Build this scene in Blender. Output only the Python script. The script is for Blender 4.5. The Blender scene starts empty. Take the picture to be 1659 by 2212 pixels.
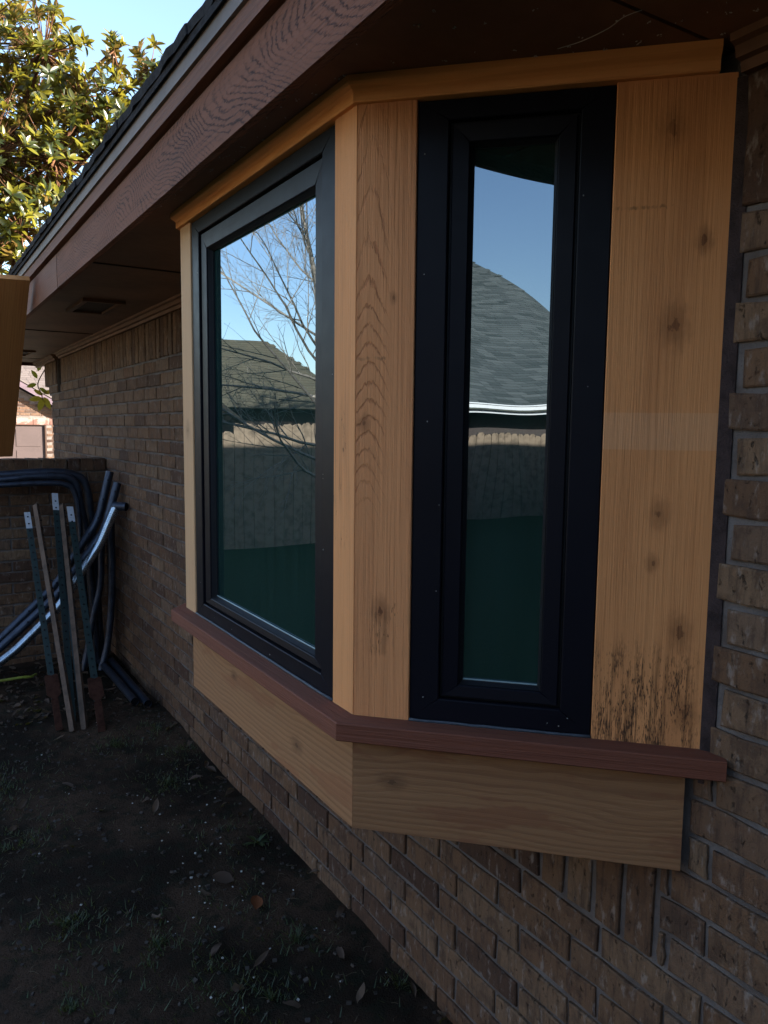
import bpy, bmesh, math, random
from mathutils import Vector, Matrix, noise as mnoise
R = random.Random(7)
SC = bpy.context.scene
COL = SC.collection

# ------------------------------------------------------------ camera, sky, sun, exposure
cam_d = bpy.data.cameras.new('camera'); cam = bpy.data.objects.new('camera', cam_d); COL.objects.link(cam)
CAM = Vector((-1.2373, 0.0, 1.65))
PITCH, YAW, ROLL, FPX = -0.10636, 0.5544, -0.0112, 1674.05
_fw = Vector((math.sin(YAW)*math.cos(PITCH), math.cos(YAW)*math.cos(PITCH), math.sin(PITCH)))
_r = Vector((math.cos(YAW), -math.sin(YAW), 0)); _u = _r.cross(_fw)
_c, _s = math.cos(ROLL), math.sin(ROLL)
rr = _r*_c - _u*_s; uu = _r*_s + _u*_c
cam.matrix_world = Matrix(((rr.x, uu.x, -_fw.x, CAM.x), (rr.y, uu.y, -_fw.y, CAM.y), (rr.z, uu.z, -_fw.z, CAM.z), (0, 0, 0, 1)))
cam_d.sensor_fit = 'HORIZONTAL'; cam_d.sensor_width = 36.0; cam_d.lens = 36.0*FPX/1659.0
cam_d.clip_start = 0.05; cam_d.clip_end = 500
SC.camera = cam
SUN_AZ = math.radians(135.0); SUN_EL = math.radians(21.0)
w = bpy.data.worlds.new('World'); SC.world = w; w.use_nodes = True
wn = w.node_tree.nodes; wl = w.node_tree.links
sky = wn.new('ShaderNodeTexSky'); sky.sky_type = 'NISHITA'; sky.sun_disc = False
sky.sun_elevation = SUN_EL; sky.sun_rotation = SUN_AZ; sky.air_density = 1.0; sky.dust_density = 0.6; sky.ozone_density = 1.3
wl.new(sky.outputs[0], wn['Background'].inputs[0]); wn['Background'].inputs[1].default_value = 0.075
sd = bpy.data.lights.new('sun', 'SUN'); sun = bpy.data.objects.new('sun', sd); COL.objects.link(sun)
sd.energy = 5.0; sd.angle = math.radians(0.53); sd.color = (1.0, 0.89, 0.74)
SV = Vector((math.sin(SUN_AZ)*math.cos(SUN_EL), math.cos(SUN_AZ)*math.cos(SUN_EL), math.sin(SUN_EL)))
sun.rotation_euler = SV.to_track_quat('Z', 'Y').to_euler()
SC.view_settings.view_transform = 'Standard'; SC.view_settings.look = 'None'
SC.view_settings.exposure = 2.8; SC.view_settings.gamma = 1.0; SC.view_settings.use_curve_mapping = False

# ------------------------------------------------------------ object helpers
def put(name, me, parent=None, mat=None, kind=None):
    o = bpy.data.objects.new(name, me); COL.objects.link(o)
    if parent is not None: o.parent = parent
    if mat is not None and me is not None and len(me.materials) == 0: me.materials.append(mat)
    if kind: o['kind'] = kind
    return o
def mk(name, verts, faces, mat=None, parent=None, kind=None, smooth=False, uv=None, mats=None, midx=None):
    me = bpy.data.meshes.new(name); me.from_pydata([tuple(v) for v in verts], [], faces)
    if smooth: me.polygons.foreach_set('use_smooth', [True]*len(me.polygons))
    if uv is not None:
        l = me.uv_layers.new(name='UVMap'); flat = []
        for lp in me.loops: flat += list(uv[lp.vertex_index])
        l.data.foreach_set('uv', flat)
    if mats:
        for m in mats: me.materials.append(m)
        me.polygons.foreach_set('material_index', midx)
    me.update()
    return put(name, me, parent, mat, kind)
def thing(name, label, cat, group=None, loc=(0, 0, 0)):
    o = bpy.data.objects.new(name, None); COL.objects.link(o); o.location = loc
    o['label'] = label; o['category'] = cat
    if group: o['group'] = group
    o.empty_display_size = 0.1
    return o
def tag(o, label, cat, group=None):
    o['label'] = label; o['category'] = cat
    if group: o['group'] = group
    return o
class MB:
    def __init__(s): s.v = []; s.f = []; s.uv = []; s.a = []
    def add(s, verts, faces, uv=None, a=0.0):
        n = len(s.v); s.v += [tuple(v) for v in verts]; s.f += [tuple(i+n for i in f) for f in faces]
        s.uv += (uv if uv else [(0, 0)]*len(verts)); s.a += [a]*len(faces)
    def box(s, c, d, M=None, a=0.0):
        x, y, z = d[0]/2, d[1]/2, d[2]/2
        vs = [Vector((i*x, j*y, k*z)) for k in (-1, 1) for j in (-1, 1) for i in (-1, 1)]
        if M is not None: vs = [M @ v for v in vs]
        vs = [v+Vector(c) for v in vs]
        s.add(vs, [(0, 2, 3, 1), (4, 5, 7, 6), (0, 1, 5, 4), (2, 6, 7, 3), (0, 4, 6, 2), (1, 3, 7, 5)], a=a)
    def box2(s, lo, hi, a=0.0):
        s.box([(p+q)/2 for p, q in zip(lo, hi)], [q-p for p, q in zip(lo, hi)], a=a)
    def tube(s, pts, rad, n=8, cap=True, a=0.0):
        pts = [Vector(p) for p in pts]; m = len(pts)
        if not isinstance(rad, (list, tuple)): rad = [rad]*m
        base = len(s.v); up = None
        for i, p in enumerate(pts):
            t = (pts[min(i+1, m-1)]-pts[max(i-1, 0)]).normalized()
            if up is None: up = t.orthogonal().normalized()
            up = (up - t*up.dot(t)); up = up.normalized() if up.length > 1e-6 else t.orthogonal().normalized()
            b = t.cross(up)
            for k in range(n):
                an = 2*math.pi*k/n
                s.v.append(tuple(p+(up*math.cos(an)+b*math.sin(an))*rad[i])); s.uv.append((0, 0))
        for i in range(m-1):
            for k in range(n):
                s.f.append((base+i*n+k, base+i*n+(k+1) % n, base+(i+1)*n+(k+1) % n, base+(i+1)*n+k)); s.a.append(a)
        if cap:
            s.f.append(tuple(base+k for k in reversed(range(n)))); s.a.append(a)
            s.f.append(tuple(base+(m-1)*n+k for k in range(n))); s.a.append(a)
    def mesh(s, name, smooth=False, attr=False):
        me = bpy.data.meshes.new(name); me.from_pydata(s.v, [], s.f)
        if smooth: me.polygons.foreach_set('use_smooth', [True]*len(me.polygons))
        if attr:
            at = me.attributes.new('rnd', 'FLOAT', 'FACE'); at.data.foreach_set('value', s.a)
        me.update(); return me
    def build(s, name, mat, parent=None, smooth=False, kind=None, attr=False):
        me = s.mesh(name, smooth, attr); me.materials.append(mat)
        return put(name, me, parent, None, kind)

# ------------------------------------------------------------ material helpers
class NT:
    def __init__(s, name):
        s.m = bpy.data.materials.new(name); s.m.use_nodes = True
        s.t = s.m.node_tree; s.t.nodes.clear()
        s.out = s.t.nodes.new('ShaderNodeOutputMaterial'); s.b = s.t.nodes.new('ShaderNodeBsdfPrincipled')
        s.t.links.new(s.b.outputs[0], s.out.inputs[0])
    def n(s, ty, **kw):
        nd = s.t.nodes.new(ty)
        for k, v in kw.items(): setattr(nd, k, v)
        return nd
    def set(s, sock, v):
        if isinstance(v, bpy.types.NodeSocket): s.t.links.new(v, sock)
        elif isinstance(v, (tuple, list)) and len(v) == 3 and sock.type == 'RGBA': sock.default_value = (*v, 1)
        else: sock.default_value = v
    def math(s, op, a, b=0.0, c=0.0, clamp=False):
        nd = s.n('ShaderNodeMath', operation=op); nd.use_clamp = clamp
        s.set(nd.inputs[0], a); s.set(nd.inputs[1], b)
        if len(nd.inputs) > 2: s.set(nd.inputs[2], c)
        return nd.outputs[0]
    def mix(s, f, a, b, mode='MIX'):
        nd = s.n('ShaderNodeMix', data_type='RGBA'); nd.blend_type = mode
        s.set(nd.inputs[0], f); s.set(nd.inputs[6], a); s.set(nd.inputs[7], b)
        return nd.outputs[2]
    def ss(s, x, a, b, lo=0.0, hi=1.0):
        nd = s.n('ShaderNodeMapRange', interpolation_type='SMOOTHSTEP')
        s.set(nd.inputs[0], x); nd.inputs[1].default_value = a; nd.inputs[2].default_value = b
        nd.inputs[3].default_value = lo; nd.inputs[4].default_value = hi
        return nd.outputs[0]
    def noise(s, vec, scale, detail=3, rough=0.55, dist=0.0, dim='3D'):
        nd = s.n('ShaderNodeTexNoise', noise_dimensions=dim); s.set(nd.inputs['Vector'], vec)
        nd.inputs['Scale'].default_value = scale; nd.inputs['Detail'].default_value = detail
        nd.inputs['Roughness'].default_value = rough; nd.inputs['Distortion'].default_value = dist
        return nd.outputs['Fac']
    def scl(s, vec, sc, off=(0, 0, 0)):
        nd = s.n('ShaderNodeMapping'); s.set(nd.inputs[0], vec); nd.inputs[3].default_value = sc; nd.inputs[1].default_value = off
        return nd.outputs[0]
    def obj(s): return s.n('ShaderNodeTexCoord').outputs['Object']
    def pos(s): return s.n('ShaderNodeNewGeometry').outputs['Position']
    def uv(s): return s.n('ShaderNodeTexCoord').outputs['UV']
    def rndobj(s): return s.n('ShaderNodeObjectInfo').outputs['Random']
    def attr(s, nm):
        nd = s.n('ShaderNodeAttribute'); nd.attribute_name = nm; return nd.outputs['Fac']
    def sep(s, v):
        nd = s.n('ShaderNodeSeparateXYZ'); s.set(nd.inputs[0], v); return nd.outputs
    def comb(s, x, y, z):
        nd = s.n('ShaderNodeCombineXYZ'); s.set(nd.inputs[0], x); s.set(nd.inputs[1], y); s.set(nd.inputs[2], z); return nd.outputs[0]
    def ramp(s, f, stops):
        nd = s.n('ShaderNodeValToRGB'); s.set(nd.inputs[0], f); e = nd.color_ramp.elements
        while len(e) < len(stops): e.new(0.5)
        for el, (p, c) in zip(e, stops): el.position = p; el.color = (*c, 1)
        return nd.outputs[0]
    def bump(s, h, strength=0.5, dist=0.002, nrm=None):
        nd = s.n('ShaderNodeBump'); s.set(nd.inputs['Height'], h); nd.inputs['Strength'].default_value = strength
        nd.inputs['Distance'].default_value = dist
        if nrm is not None: s.set(nd.inputs['Normal'], nrm)
        return nd.outputs[0]
    def fin(s, col, rough=0.7, nrm=None, spec=0.3, metal=0.0):
        s.set(s.b.inputs['Base Color'], col); s.set(s.b.inputs['Roughness'], rough)
        s.set(s.b.inputs['Specular IOR Level'], spec); s.set(s.b.inputs['Metallic'], metal)
        if nrm is not None: s.set(s.b.inputs['Normal'], nrm)
        return s.m

def wood(name, light, dark, pith=0.0, depth=(0.03, 0.02, 0.05), freq=70, contrast=0.6, knots=(), stain=(), marks=(),
         fibre=0.5, seed=0.0, line=0.5, arch=None, broadk=0.7, band=None, rough=0.75, patch=0.0, patchcol=None, tint=None, bumps=0.5, spec=0.25, wob=0.02):
    """u runs along the grain in metres, v across it."""
    t = NT(name); uv = t.uv(); x, y, _ = t.sep(uv)
    so = t.math('ADD', x, seed)
    wv = t.noise(t.comb(so, t.math('MULTIPLY', y, 2.0), seed), 2.2, 2, 0.5)
    wv2 = t.noise(t.comb(t.math('MULTIPLY', so, 1.5), t.math('MULTIPLY', y, 14), seed+3), 2.0, 3, 0.6)
    dv = t.math('SUBTRACT', t.math('ADD', y, t.math('MULTIPLY', t.math('SUBTRACT', wv, 0.5), wob)), pith)
    dep = t.math('ADD', t.math('ADD', depth[0], t.math('MULTIPLY', x, depth[1])), t.math('MULTIPLY', t.math('SUBTRACT', wv, 0.5), depth[2]))
    d = t.math('SQRT', t.math('ADD', t.math('MULTIPLY', dv, dv), t.math('MULTIPLY', dep, dep)))
    d = t.math('ADD', d, t.math('MULTIPLY', t.math('SUBTRACT', wv2, 0.5), 0.008))
    kn = None
    knn = t.noise(t.comb(t.math('MULTIPLY', so, 40), t.math('MULTIPLY', y, 75), seed+21), 1.0, 4, 0.65)
    for (ku, kv, kr) in knots:
        a = t.math('SUBTRACT', x, ku); b = t.math('SUBTRACT', y, kv)
        a = t.math('MULTIPLY', a, 0.62)
        k2 = t.math('ADD', t.math('MULTIPLY', a, a), t.math('MULTIPLY', b, b))
        kd = t.math('SQRT', k2)
        kd = t.math('ADD', kd, t.math('MULTIPLY', t.math('SUBTRACT', knn, 0.5), kr*2.4))
        e = t.math('DIVIDE', t.math('MULTIPLY', k2, -1.0), 5.0*kr*kr)
        e = t.math('EXPONENT', e)
        d = t.math('ADD', d, t.math('MULTIPLY', e, kr*0.8))
        core = t.math('MAXIMUM', t.ss(kd, kr*0.45, kr*0.80, 0.9, 0.0), t.ss(kd, kr*0.6, kr*2.8, 0.50, 0.0))
        ring = t.math('MULTIPLY', core, t.ss(wv2, 0.25, 0.65, 0.35, 1.0))
        kn = ring if kn is None else t.math('MAXIMUM', kn, ring)
    fr = t.math('FRACT', t.math('MULTIPLY', d, freq))
    ringv = t.math('MULTIPLY', t.ss(fr, 0.0, 0.75), t.ss(fr, 0.9, 1.0, 1.0, 0.0))
    ringv = t.math('POWER', ringv, 1.0+line*3)
    broadn = t.noise(t.comb(t.math('MULTIPLY', so, 3.5), t.math('MULTIPLY', y, 16), seed+12), 1.0, 3, 0.6)
    if arch is not None:                                        # nested cathedral arches with thin dark late-wood lines
        b0, b1, w0, jag, thin, vf, uf = arch
        dw = t.math('SQRT', t.math('ADD', t.math('MULTIPLY', dv, dv), w0*w0))
        ph = t.math('SUBTRACT', dw, t.math('ADD', t.math('MULTIPLY', x, b0), t.math('MULTIPLY', t.math('MULTIPLY', x, x), b1)))
        jn = t.noise(t.comb(t.math('MULTIPLY', so, 26), t.math('MULTIPLY', y, 150), seed+4), 1.0, 3, 0.7)
        ph = t.math('ADD', ph, t.math('ADD', t.math('MULTIPLY', t.math('SUBTRACT', jn, 0.5), jag), t.math('MULTIPLY', t.math('SUBTRACT', wv, 0.5), jag*7)))
        fr = t.math('FRACT', t.math('MULTIPLY', ph, freq))
        ringv = t.math('MULTIPLY', t.ss(fr, thin, 0.90), t.ss(fr, 0.92, 1.0, 1.0, 0.0))
        ringv = t.math('MULTIPLY', ringv, t.ss(jn, 0.25, 0.55, 0.35, 1.0))
        ringv = t.math('MULTIPLY', ringv, t.math('MULTIPLY', t.ss(y, vf, vf+.03, 1.0, 0.12), t.ss(x, uf, uf+.1, 1.0, 0.12)))
        ringv = t.math('MULTIPLY', ringv, t.ss(broadn, 0.38, 0.56, 0.35, 1.0))
    fib = t.noise(t.comb(t.math('MULTIPLY', so, 5), t.math('MULTIPLY', y, 260), seed), 1.0, 4, 0.7)
    fib2 = t.noise(t.comb(t.math('MULTIPLY', so, 1.6), t.math('MULTIPLY', y, 75), seed+6), 1.0, 3, 0.6)
    fib3 = t.noise(t.comb(t.math('MULTIPLY', so, 3.0), t.math('MULTIPLY', y, 150), seed+16), 1.0, 2, 0.6)
    fib = t.math('ADD', t.math('MULTIPLY', t.ss(fib, 0.3, 0.7), 0.40), t.math('ADD', t.math('MULTIPLY', t.ss(fib2, 0.34, 0.66), 0.35), t.math('MULTIPLY', t.ss(fib3, 0.36, 0.64), 0.25)))
    broad = t.noise(t.comb(t.math('MULTIPLY', so, 1.2), t.math('MULTIPLY', y, 12), seed+9), 1.0, 3, 0.5)
    f = t.math('ADD', t.math('MULTIPLY', ringv, contrast), t.math('MULTIPLY', t.math('SUBTRACT', fib, 0.5), fibre), clamp=True)
    f = t.math('ADD', f, t.math('MULTIPLY', t.math('SUBTRACT', broad, 0.45), broadk), clamp=True)
    col = t.mix(f, light, dark)
    if patchcol is not None:
        pn = t.noise(t.comb(t.math('MULTIPLY', so, 2.6), t.math('MULTIPLY', y, 9), seed+5), 1.5, 4, 0.6)
        col = t.mix(t.math('MULTIPLY', t.ss(pn, 0.54, 0.60), patch), col, patchcol)
    if kn is not None:
        col = t.mix(t.math('MULTIPLY', kn, 0.95), col, tuple(c*0.33 for c in dark))
    if band is not None:
        bm_ = t.math('MULTIPLY', t.ss(x, band[0]-.001, band[0]+.001), t.ss(x, band[1]-.001, band[1]+.001, 1.0, 0.0))
        col = t.mix(t.math('MULTIPLY', bm_, 0.16), col, (0.72, 0.5, 0.32))
    for (u0, u1, dens, v0, v1) in stain:                       # black mildew flecks along the grain
        sp = t.noise(t.comb(t.math('MULTIPLY', so, 66), t.math('MULTIPLY', y, 420), seed+1), 1.0, 2, 0.7)
        cl = t.noise(t.comb(t.math('MULTIPLY', so, 9), t.math('MULTIPLY', y, 34), seed+2), 1.0, 3, 0.6)
        rg = t.math('MULTIPLY', t.ss(t.math('ADD', x, t.math('MULTIPLY', cl, 0.04)), u0, u0+(u1-u0)*0.45), t.ss(x, u1-0.001, u1+0.012, 1, 0))
        rg = t.math('MULTIPLY', rg, t.math('MULTIPLY', t.ss(y, v0-0.02, v0+0.02), t.ss(y, v1-0.03, v1+0.02, 1, 0)))
        m = t.math('ADD', t.math('MULTIPLY', sp, 0.75), t.math('MULTIPLY', cl, 0.55))
        m = t.ss(m, 0.80-dens*0.14, 0.88-dens*0.14)
        soft = t.math('MULTIPLY', t.ss(t.math('ADD', t.math('MULTIPLY', cl, 0.7), t.math('MULTIPLY', fib, 0.5)), 0.52, 0.78), rg)
        col = t.mix(t.math('MULTIPLY', soft, 0.60*min(1.0, dens+.2)), col, (0.085, 0.038, 0.016))
        col = t.mix(t.math('MULTIPLY', t.math('MULTIPLY', m, rg), 0.80), col, (0.016, 0.010, 0.007))
    for (u0, v0, v1, wd, st) in marks:                          # thin cross-grain marks
        q = t.math('ABSOLUTE', t.math('SUBTRACT', t.math('ADD', x, t.math('MULTIPLY', t.math('SUBTRACT', fib, 0.5), wd*1.6)), u0))
        m = t.math('MULTIPLY', t.ss(q, wd*0.3, wd, 1, 0), t.math('MULTIPLY', t.ss(y, v0-.004, v0), t.ss(y, v1, v1+.004, 1, 0)))
        m = t.math('MULTIPLY', m, t.ss(t.noise(t.comb(t.math('MULTIPLY', so, 30), t.math('MULTIPLY', y, 90), 2.0), 1.0, 2), 0.38, 0.6))
        col = t.mix(t.math('MULTIPLY', m, st), col, (0.03, 0.018, 0.012))
    h = t.math('ADD', t.math('MULTIPLY', fib, 1.0), t.math('MULTIPLY', ringv, -min(0.9, contrast*1.1)))
    saw = t.noise(t.comb(t.math('MULTIPLY', so, 70), t.math('MULTIPLY', y, 60), 1.0), 1.0, 2, 0.6)
    h = t.math('ADD', h, t.math('MULTIPLY', saw, 0.35))
    return t.fin(col, rough, t.bump(h, bumps, 0.0016), spec)

def plain(name, col, rough=0.6, spec=0.4, metal=0.0, var=0.25, scale=12.0, bump=0.15, bd=0.001, col2=None, th=(0.4, 0.7)):
    t = NT(name); p = t.pos()
    a = t.noise(p, scale, 5, 0.6); b = t.noise(p, scale*9, 3, 0.6)
    c2 = col2 if col2 else tuple(c*(1-var) for c in col)
    c = t.mix(t.ss(a, *th), col, c2)
    c = t.mix(t.math('MULTIPLY', t.math('SUBTRACT', b, 0.3), var), c, tuple(x*0.5 for x in col))
    rg = t.math('ADD', rough, t.math('MULTIPLY', t.math('SUBTRACT', b, 0.5), 0.15))
    return t.fin(c, rg, t.bump(b, bump, bd), spec, metal)

def brick_mat(name, tones, joints=1.0, smear=0.5):
    t = NT(name); p = t.pos()
    r = t.attr('rnd'); r = t.math('FRACT', t.math('ADD', r, t.math('MULTIPLY', t.rndobj(), 7.31)))
    col = t.ramp(r, tones)
    wob = t.noise(p, 3.0, 2)
    col = t.mix(t.math('MULTIPLY', t.ss(wob, .35, .7), 0.25), col, tones[0][1])
    streak = t.noise(t.scl(p, (60, 60, 9)), 1.0, 4, 0.7)
    grain = t.noise(p, 190.0, 3, 0.7)
    col = t.mix(t.math('MULTIPLY', t.ss(streak, 0.45, 0.70), 0.65), col, (0.045, 0.028, 0.021))
    pits = t.noise(t.scl(p, (62, 62, 34)), 1.0, 5, 0.75)
    col = t.mix(t.math('MULTIPLY', t.ss(pits, 0.585, 0.70), 0.75), col, (0.022, 0.015, 0.013))
    lite = t.noise(t.scl(p, (45, 45, 20), (5, 3, 1)), 1.0, 4, 0.65)
    col = t.mix(t.math('MULTIPLY', t.ss(lite, 0.54, 0.70), smear), col, (0.34, 0.30, 0.27))
    blot = t.noise(p, 15.0, 5, 0.65); col = t.mix(t.math('MULTIPLY', t.ss(blot, 0.48, 0.66), 0.62), col, (0.058, 0.034, 0.024))
    h = t.math('ADD', t.math('MULTIPLY', streak, -0.7), t.math('ADD', t.math('MULTIPLY', grain, 0.6), t.math('MULTIPLY', t.ss(pits, 0.58, 0.7), -0.8)))
    return t.fin(col, 0.92, t.bump(h, 1.0, 0.0045), 0.15)

M = {}
M['brick'] = brick_mat('brown_brick', [(0.0, (0.151, 0.085, 0.048)), (0.22, (0.100, 0.053, 0.031)), (0.45, (0.174, 0.108, 0.065)), (0.62, (0.120, 0.063, 0.036)), (0.80, (0.147, 0.093, 0.061)), (0.90, (0.066, 0.035, 0.023)), (1.0, (0.074, 0.040, 0.026))], smear=0.35)
M['brick_far'] = brick_mat('pink_brown_brick', [(0.0, (0.104, 0.060, 0.041)), (0.3, (0.114, 0.077, 0.054)), (0.6, (0.090, 0.050, 0.033)), (0.85, (0.109, 0.074, 0.054)), (0.92, (0.027, 0.016, 0.014)), (1.0, (0.033, 0.019, 0.015))], smear=0.1)
def mortar_mat():
    t = NT('grey_mortar'); p = t.pos()
    a = t.noise(p, 9.0, 4, 0.6); g = t.noise(p, 260.0, 3, 0.7)
    c = t.mix(t.ss(a, .3, .7), (0.150, 0.130, 0.122), (0.090, 0.072, 0.064)); c = t.mix(t.ss(g, .55, .75), c, (0.08, 0.07, 0.065))
    return t.fin(c, 0.95, t.bump(t.math('ADD', g, t.noise(p, 50, 3)), 0.9, 0.003), 0.1)
M['mortar'] = mortar_mat()
M['cedar_corner'] = wood('cedar_corner', (0.63, 0.262, 0.104), (0.32, 0.105, 0.040), pith=0.030, freq=50, contrast=0.72, arch=(0.16, 0.36, 0.012, 0.016, 0.72, 0.045, 0.70), fibre=0.6, wob=0.018,
    knots=[(0.975, 0.055, 0.009), (0.36, 0.075, 0.004), (0.60, 0.02, 0.006)], stain=[(0.95, 1.06, .40, .04, .12)], marks=[(0.475, 0.0, 0.06, 0.004, .35)], seed=1.3, bumps=0.9)
M['cedar_edge'] = wood('cedar_edge', (0.63, 0.272, 0.104), (0.36, 0.135, 0.05), pith=0.3, depth=(0.02, 0.0, 0.03), freq=120, contrast=0.08, fibre=0.6, stain=[(0.5, 0.85, .15, .03, .10)], seed=7.7, bumps=0.9)
M['cedar_wide'] = wood('cedar_wide', (0.64, 0.270, 0.098), (0.34, 0.115, 0.038), pith=0.46, depth=(0.012, 0.012, 0.05), freq=95, contrast=0.03, fibre=0.42, wob=0.012, broadk=1.5,
    knots=[(0.085, 0.095, 0.013), (0.275, 0.158, 0.008), (0.42, 0.115, 0.014), (0.76, 0.105, 0.010), (0.85, 0.098, 0.006), (0.975, 0.150, 0.012), (1.13, 0.165, 0.012)],
    stain=[(1.0, 1.2, 0.95, .0, .19)], marks=[(0.215, 0.0, 0.11, 0.004, .45)], band=(0.575, 0.642), seed=4.1)
M['cedar_trim'] = wood('cedar_trim', (0.742, 0.334, 0.111), (0.509, 0.191, 0.058), pith=0.02, depth=(0.02, 0.01, 0.05), freq=38, contrast=0.30, fibre=0.35, seed=11.0, wob=0.05, bumps=0.3)
M['cedar_far'] = wood('cedar_far_edge', (0.510, 0.306, 0.162), (0.374, 0.187, 0.085), pith=0.3, freq=60, contrast=0.1, fibre=0.45, knots=[(0.62, 0.05, 0.01)], seed=3.0, bumps=0.4)
M['apron_front'] = wood('fir_apron_front', (0.296, 0.148, 0.066), (0.176, 0.076, 0.034), pith=0.02, depth=(0.02, 0.05, 0.10), freq=70, contrast=0.40, fibre=0.35,
    knots=[(0.27, 0.145, 0.010), (0.68, 0.09, 0.008)], patch=0.5, patchcol=(0.23, 0.09, 0.04), seed=6.2, bumps=0.5, wob=0.06)
M['apron_side'] = wood('fir_apron_side', (0.272, 0.136, 0.062), (0.160, 0.070, 0.032), pith=0.015, depth=(0.02, 0.06, 0.10), freq=75, contrast=0.40, fibre=0.35,
    knots=[(0.085, 0.115, 0.010)], patch=0.6, patchcol=(0.20, 0.08, 0.038), seed=2.4, bumps=0.5, wob=0.06)
M['redwood'] = wood('redwood_sill', (0.160, 0.053, 0.030), (0.088, 0.027, 0.016), pith=0.3, depth=(0.02, 0.0, 0.03), freq=60, contrast=0.10, fibre=0.7, knots=[(0.50, 0.085, 0.005)], seed=8.1, bumps=0.9)
M['fascia'] = wood('brown_fascia', (0.183, 0.068, 0.036), (0.043, 0.016, 0.010), pith=0.045, freq=62, contrast=0.95, arch=(-0.50, 0.0, 0.012, 0.026, 0.58, 9, 99), fibre=1.1, seed=5.0, bumps=1.0, wob=0.05, rough=0.8)
M['fascia_strip'] = wood('brown_fascia_strip', (0.162, 0.063, 0.034), (0.081, 0.031, 0.019), pith=0.3, freq=90, contrast=0.3, fibre=0.9, seed=9.0, bumps=0.6)
M['cedar_old'] = wood('orange_plank', (0.50, 0.215, 0.070), (0.32, 0.12, 0.038), pith=0.4, freq=80, contrast=0.2, fibre=0.8, seed=12.0)
M['frame'] = plain('black_frame', (0.006, 0.006, 0.010), 0.42, 0.10, var=0.2, scale=3, bump=0.04)
M['bead'] = plain('black_gasket', (0.006, 0.006, 0.008), 0.6, 0.3)
M['caulk'] = plain('blue_grey_caulk', (0.05, 0.06, 0.075), 0.55, 0.4, var=0.4, scale=40, bump=0.6, bd=0.002)
M['spacer'] = plain('grey_spacer', (0.25, 0.33, 0.34), 0.35, 0.5)
M['brown_caulk'] = plain('brown_caulk', (0.055, 0.036, 0.034), 0.85, 0.2, var=0.5, scale=30, bump=0.8, bd=0.004)
def glass_mat():
    t = NT('green_window_glass')
    n = t.ss(t.noise(t.scl(t.pos(), (34, 34, 1.6)), 1.0, 4, 0.65), 0.3, 0.7)
    c = t.mix(n, (0.005, 0.019, 0.016), (0.010, 0.030, 0.026))
    m = t.fin(c, 0.9, None, 0.0)
    g = t.n('ShaderNodeBsdfGlossy'); g.inputs['Roughness'].default_value = 0.003; g.inputs['Color'].default_value = (0.66, 0.80, 0.95, 1)
    fr = t.n('ShaderNodeFresnel'); fr.inputs['IOR'].default_value = 2.9
    mx = t.n('ShaderNodeMixShader'); t.t.links.new(fr.outputs[0], mx.inputs[0])
    t.t.links.new(t.b.outputs[0], mx.inputs[1]); t.t.links.new(g.outputs[0], mx.inputs[2]); t.t.links.new(mx.outputs[0], t.out.inputs[0])
    return m
M['glass'] = glass_mat()
M['soffit'] = plain('brown_soffit', (0.205, 0.100, 0.052), 0.7, 0.3, var=0.3, scale=2.5, bump=0.2)
M['soffit_trim'] = plain('brown_trim', (0.15, 0.076, 0.042), 0.65, 0.2, var=0.35, scale=6)
M['dark_mesh'] = plain('dark_vent_mesh', (0.045, 0.025, 0.018), 0.8, 0.2)
M['drip'] = plain('grey_metal_edge', (0.17, 0.135, 0.12), 0.7, 0.25, metal=0.0, var=0.25, scale=5)
M['shingle_dark'] = plain('dark_shingle', (0.045, 0.042, 0.045), 0.95, 0.1, var=0.5, scale=60, bump=0.9, bd=0.004)
def shingle_mat(name, c1, c2, c3):
    t = NT(name); r = t.attr('rnd'); r = t.math('FRACT', t.math('ADD', r, t.math('MULTIPLY', t.rndobj(), 3.7)))
    g = t.noise(t.pos(), 40, 3, 0.7)
    c = t.ramp(r, [(0, c1), (0.5, c2), (1, c3)]); c = t.mix(t.math('MULTIPLY', g, 0.5), c, tuple(x*0.5 for x in c1))
    return t.fin(c, 0.95, t.bump(g, 0.5, 0.004), 0.1)
M['shingle_olive'] = shingle_mat('olive_shingle', (0.093, 0.084, 0.059), (0.118, 0.102, 0.071), (0.077, 0.071, 0.053))
M['shingle_grey'] = shingle_mat('grey_shingle', (0.045, 0.056, 0.056), (0.115, 0.128, 0.126), (0.065, 0.076, 0.076))
M['shingle_lilac'] = shingle_mat('pale_shingle', (0.105, 0.089, 0.086), (0.126, 0.108, 0.105), (0.086, 0.073, 0.073))
M['white'] = plain('white_paint', (0.640, 0.648, 0.664), 0.4, 0.5, var=0.1)
M['brown_wall'] = plain('brown_siding', (0.06, 0.045, 0.04), 0.8, 0.2)
M['garage'] = plain('mauve_garage_door', (0.046, 0.032, 0.032), 0.6, 0.3, var=0.1, scale=2)
M['purple_rake'] = plain('violet_brown_rake', (0.084, 0.059, 0.077), 0.6, 0.3)
M['stone'] = plain('lintel_stone', (0.168, 0.144, 0.132), 0.9, 0.2, var=0.4, scale=4, col2=(0.120, 0.060, 0.048), th=(.45, .55))
M['picket'] = plain('weathered_picket', (0.27, 0.20, 0.14), 0.9, 0.05, var=0.45, scale=9, bump=0.8, bd=0.004)
M['pipe'] = plain('blue_grey_pipe', (0.047, 0.058, 0.085), 0.40, 0.5, metal=0.6, var=0.45, scale=22, bump=0.15)
M['pipe_shiny'] = plain('galvanised_pipe', (0.357, 0.408, 0.468), 0.27, 0.5, metal=0.95, var=0.35, scale=30, bump=0.25)
M['pipe_in'] = plain('pipe_inside', (0.01, 0.01, 0.012), 0.9, 0.1)
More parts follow.
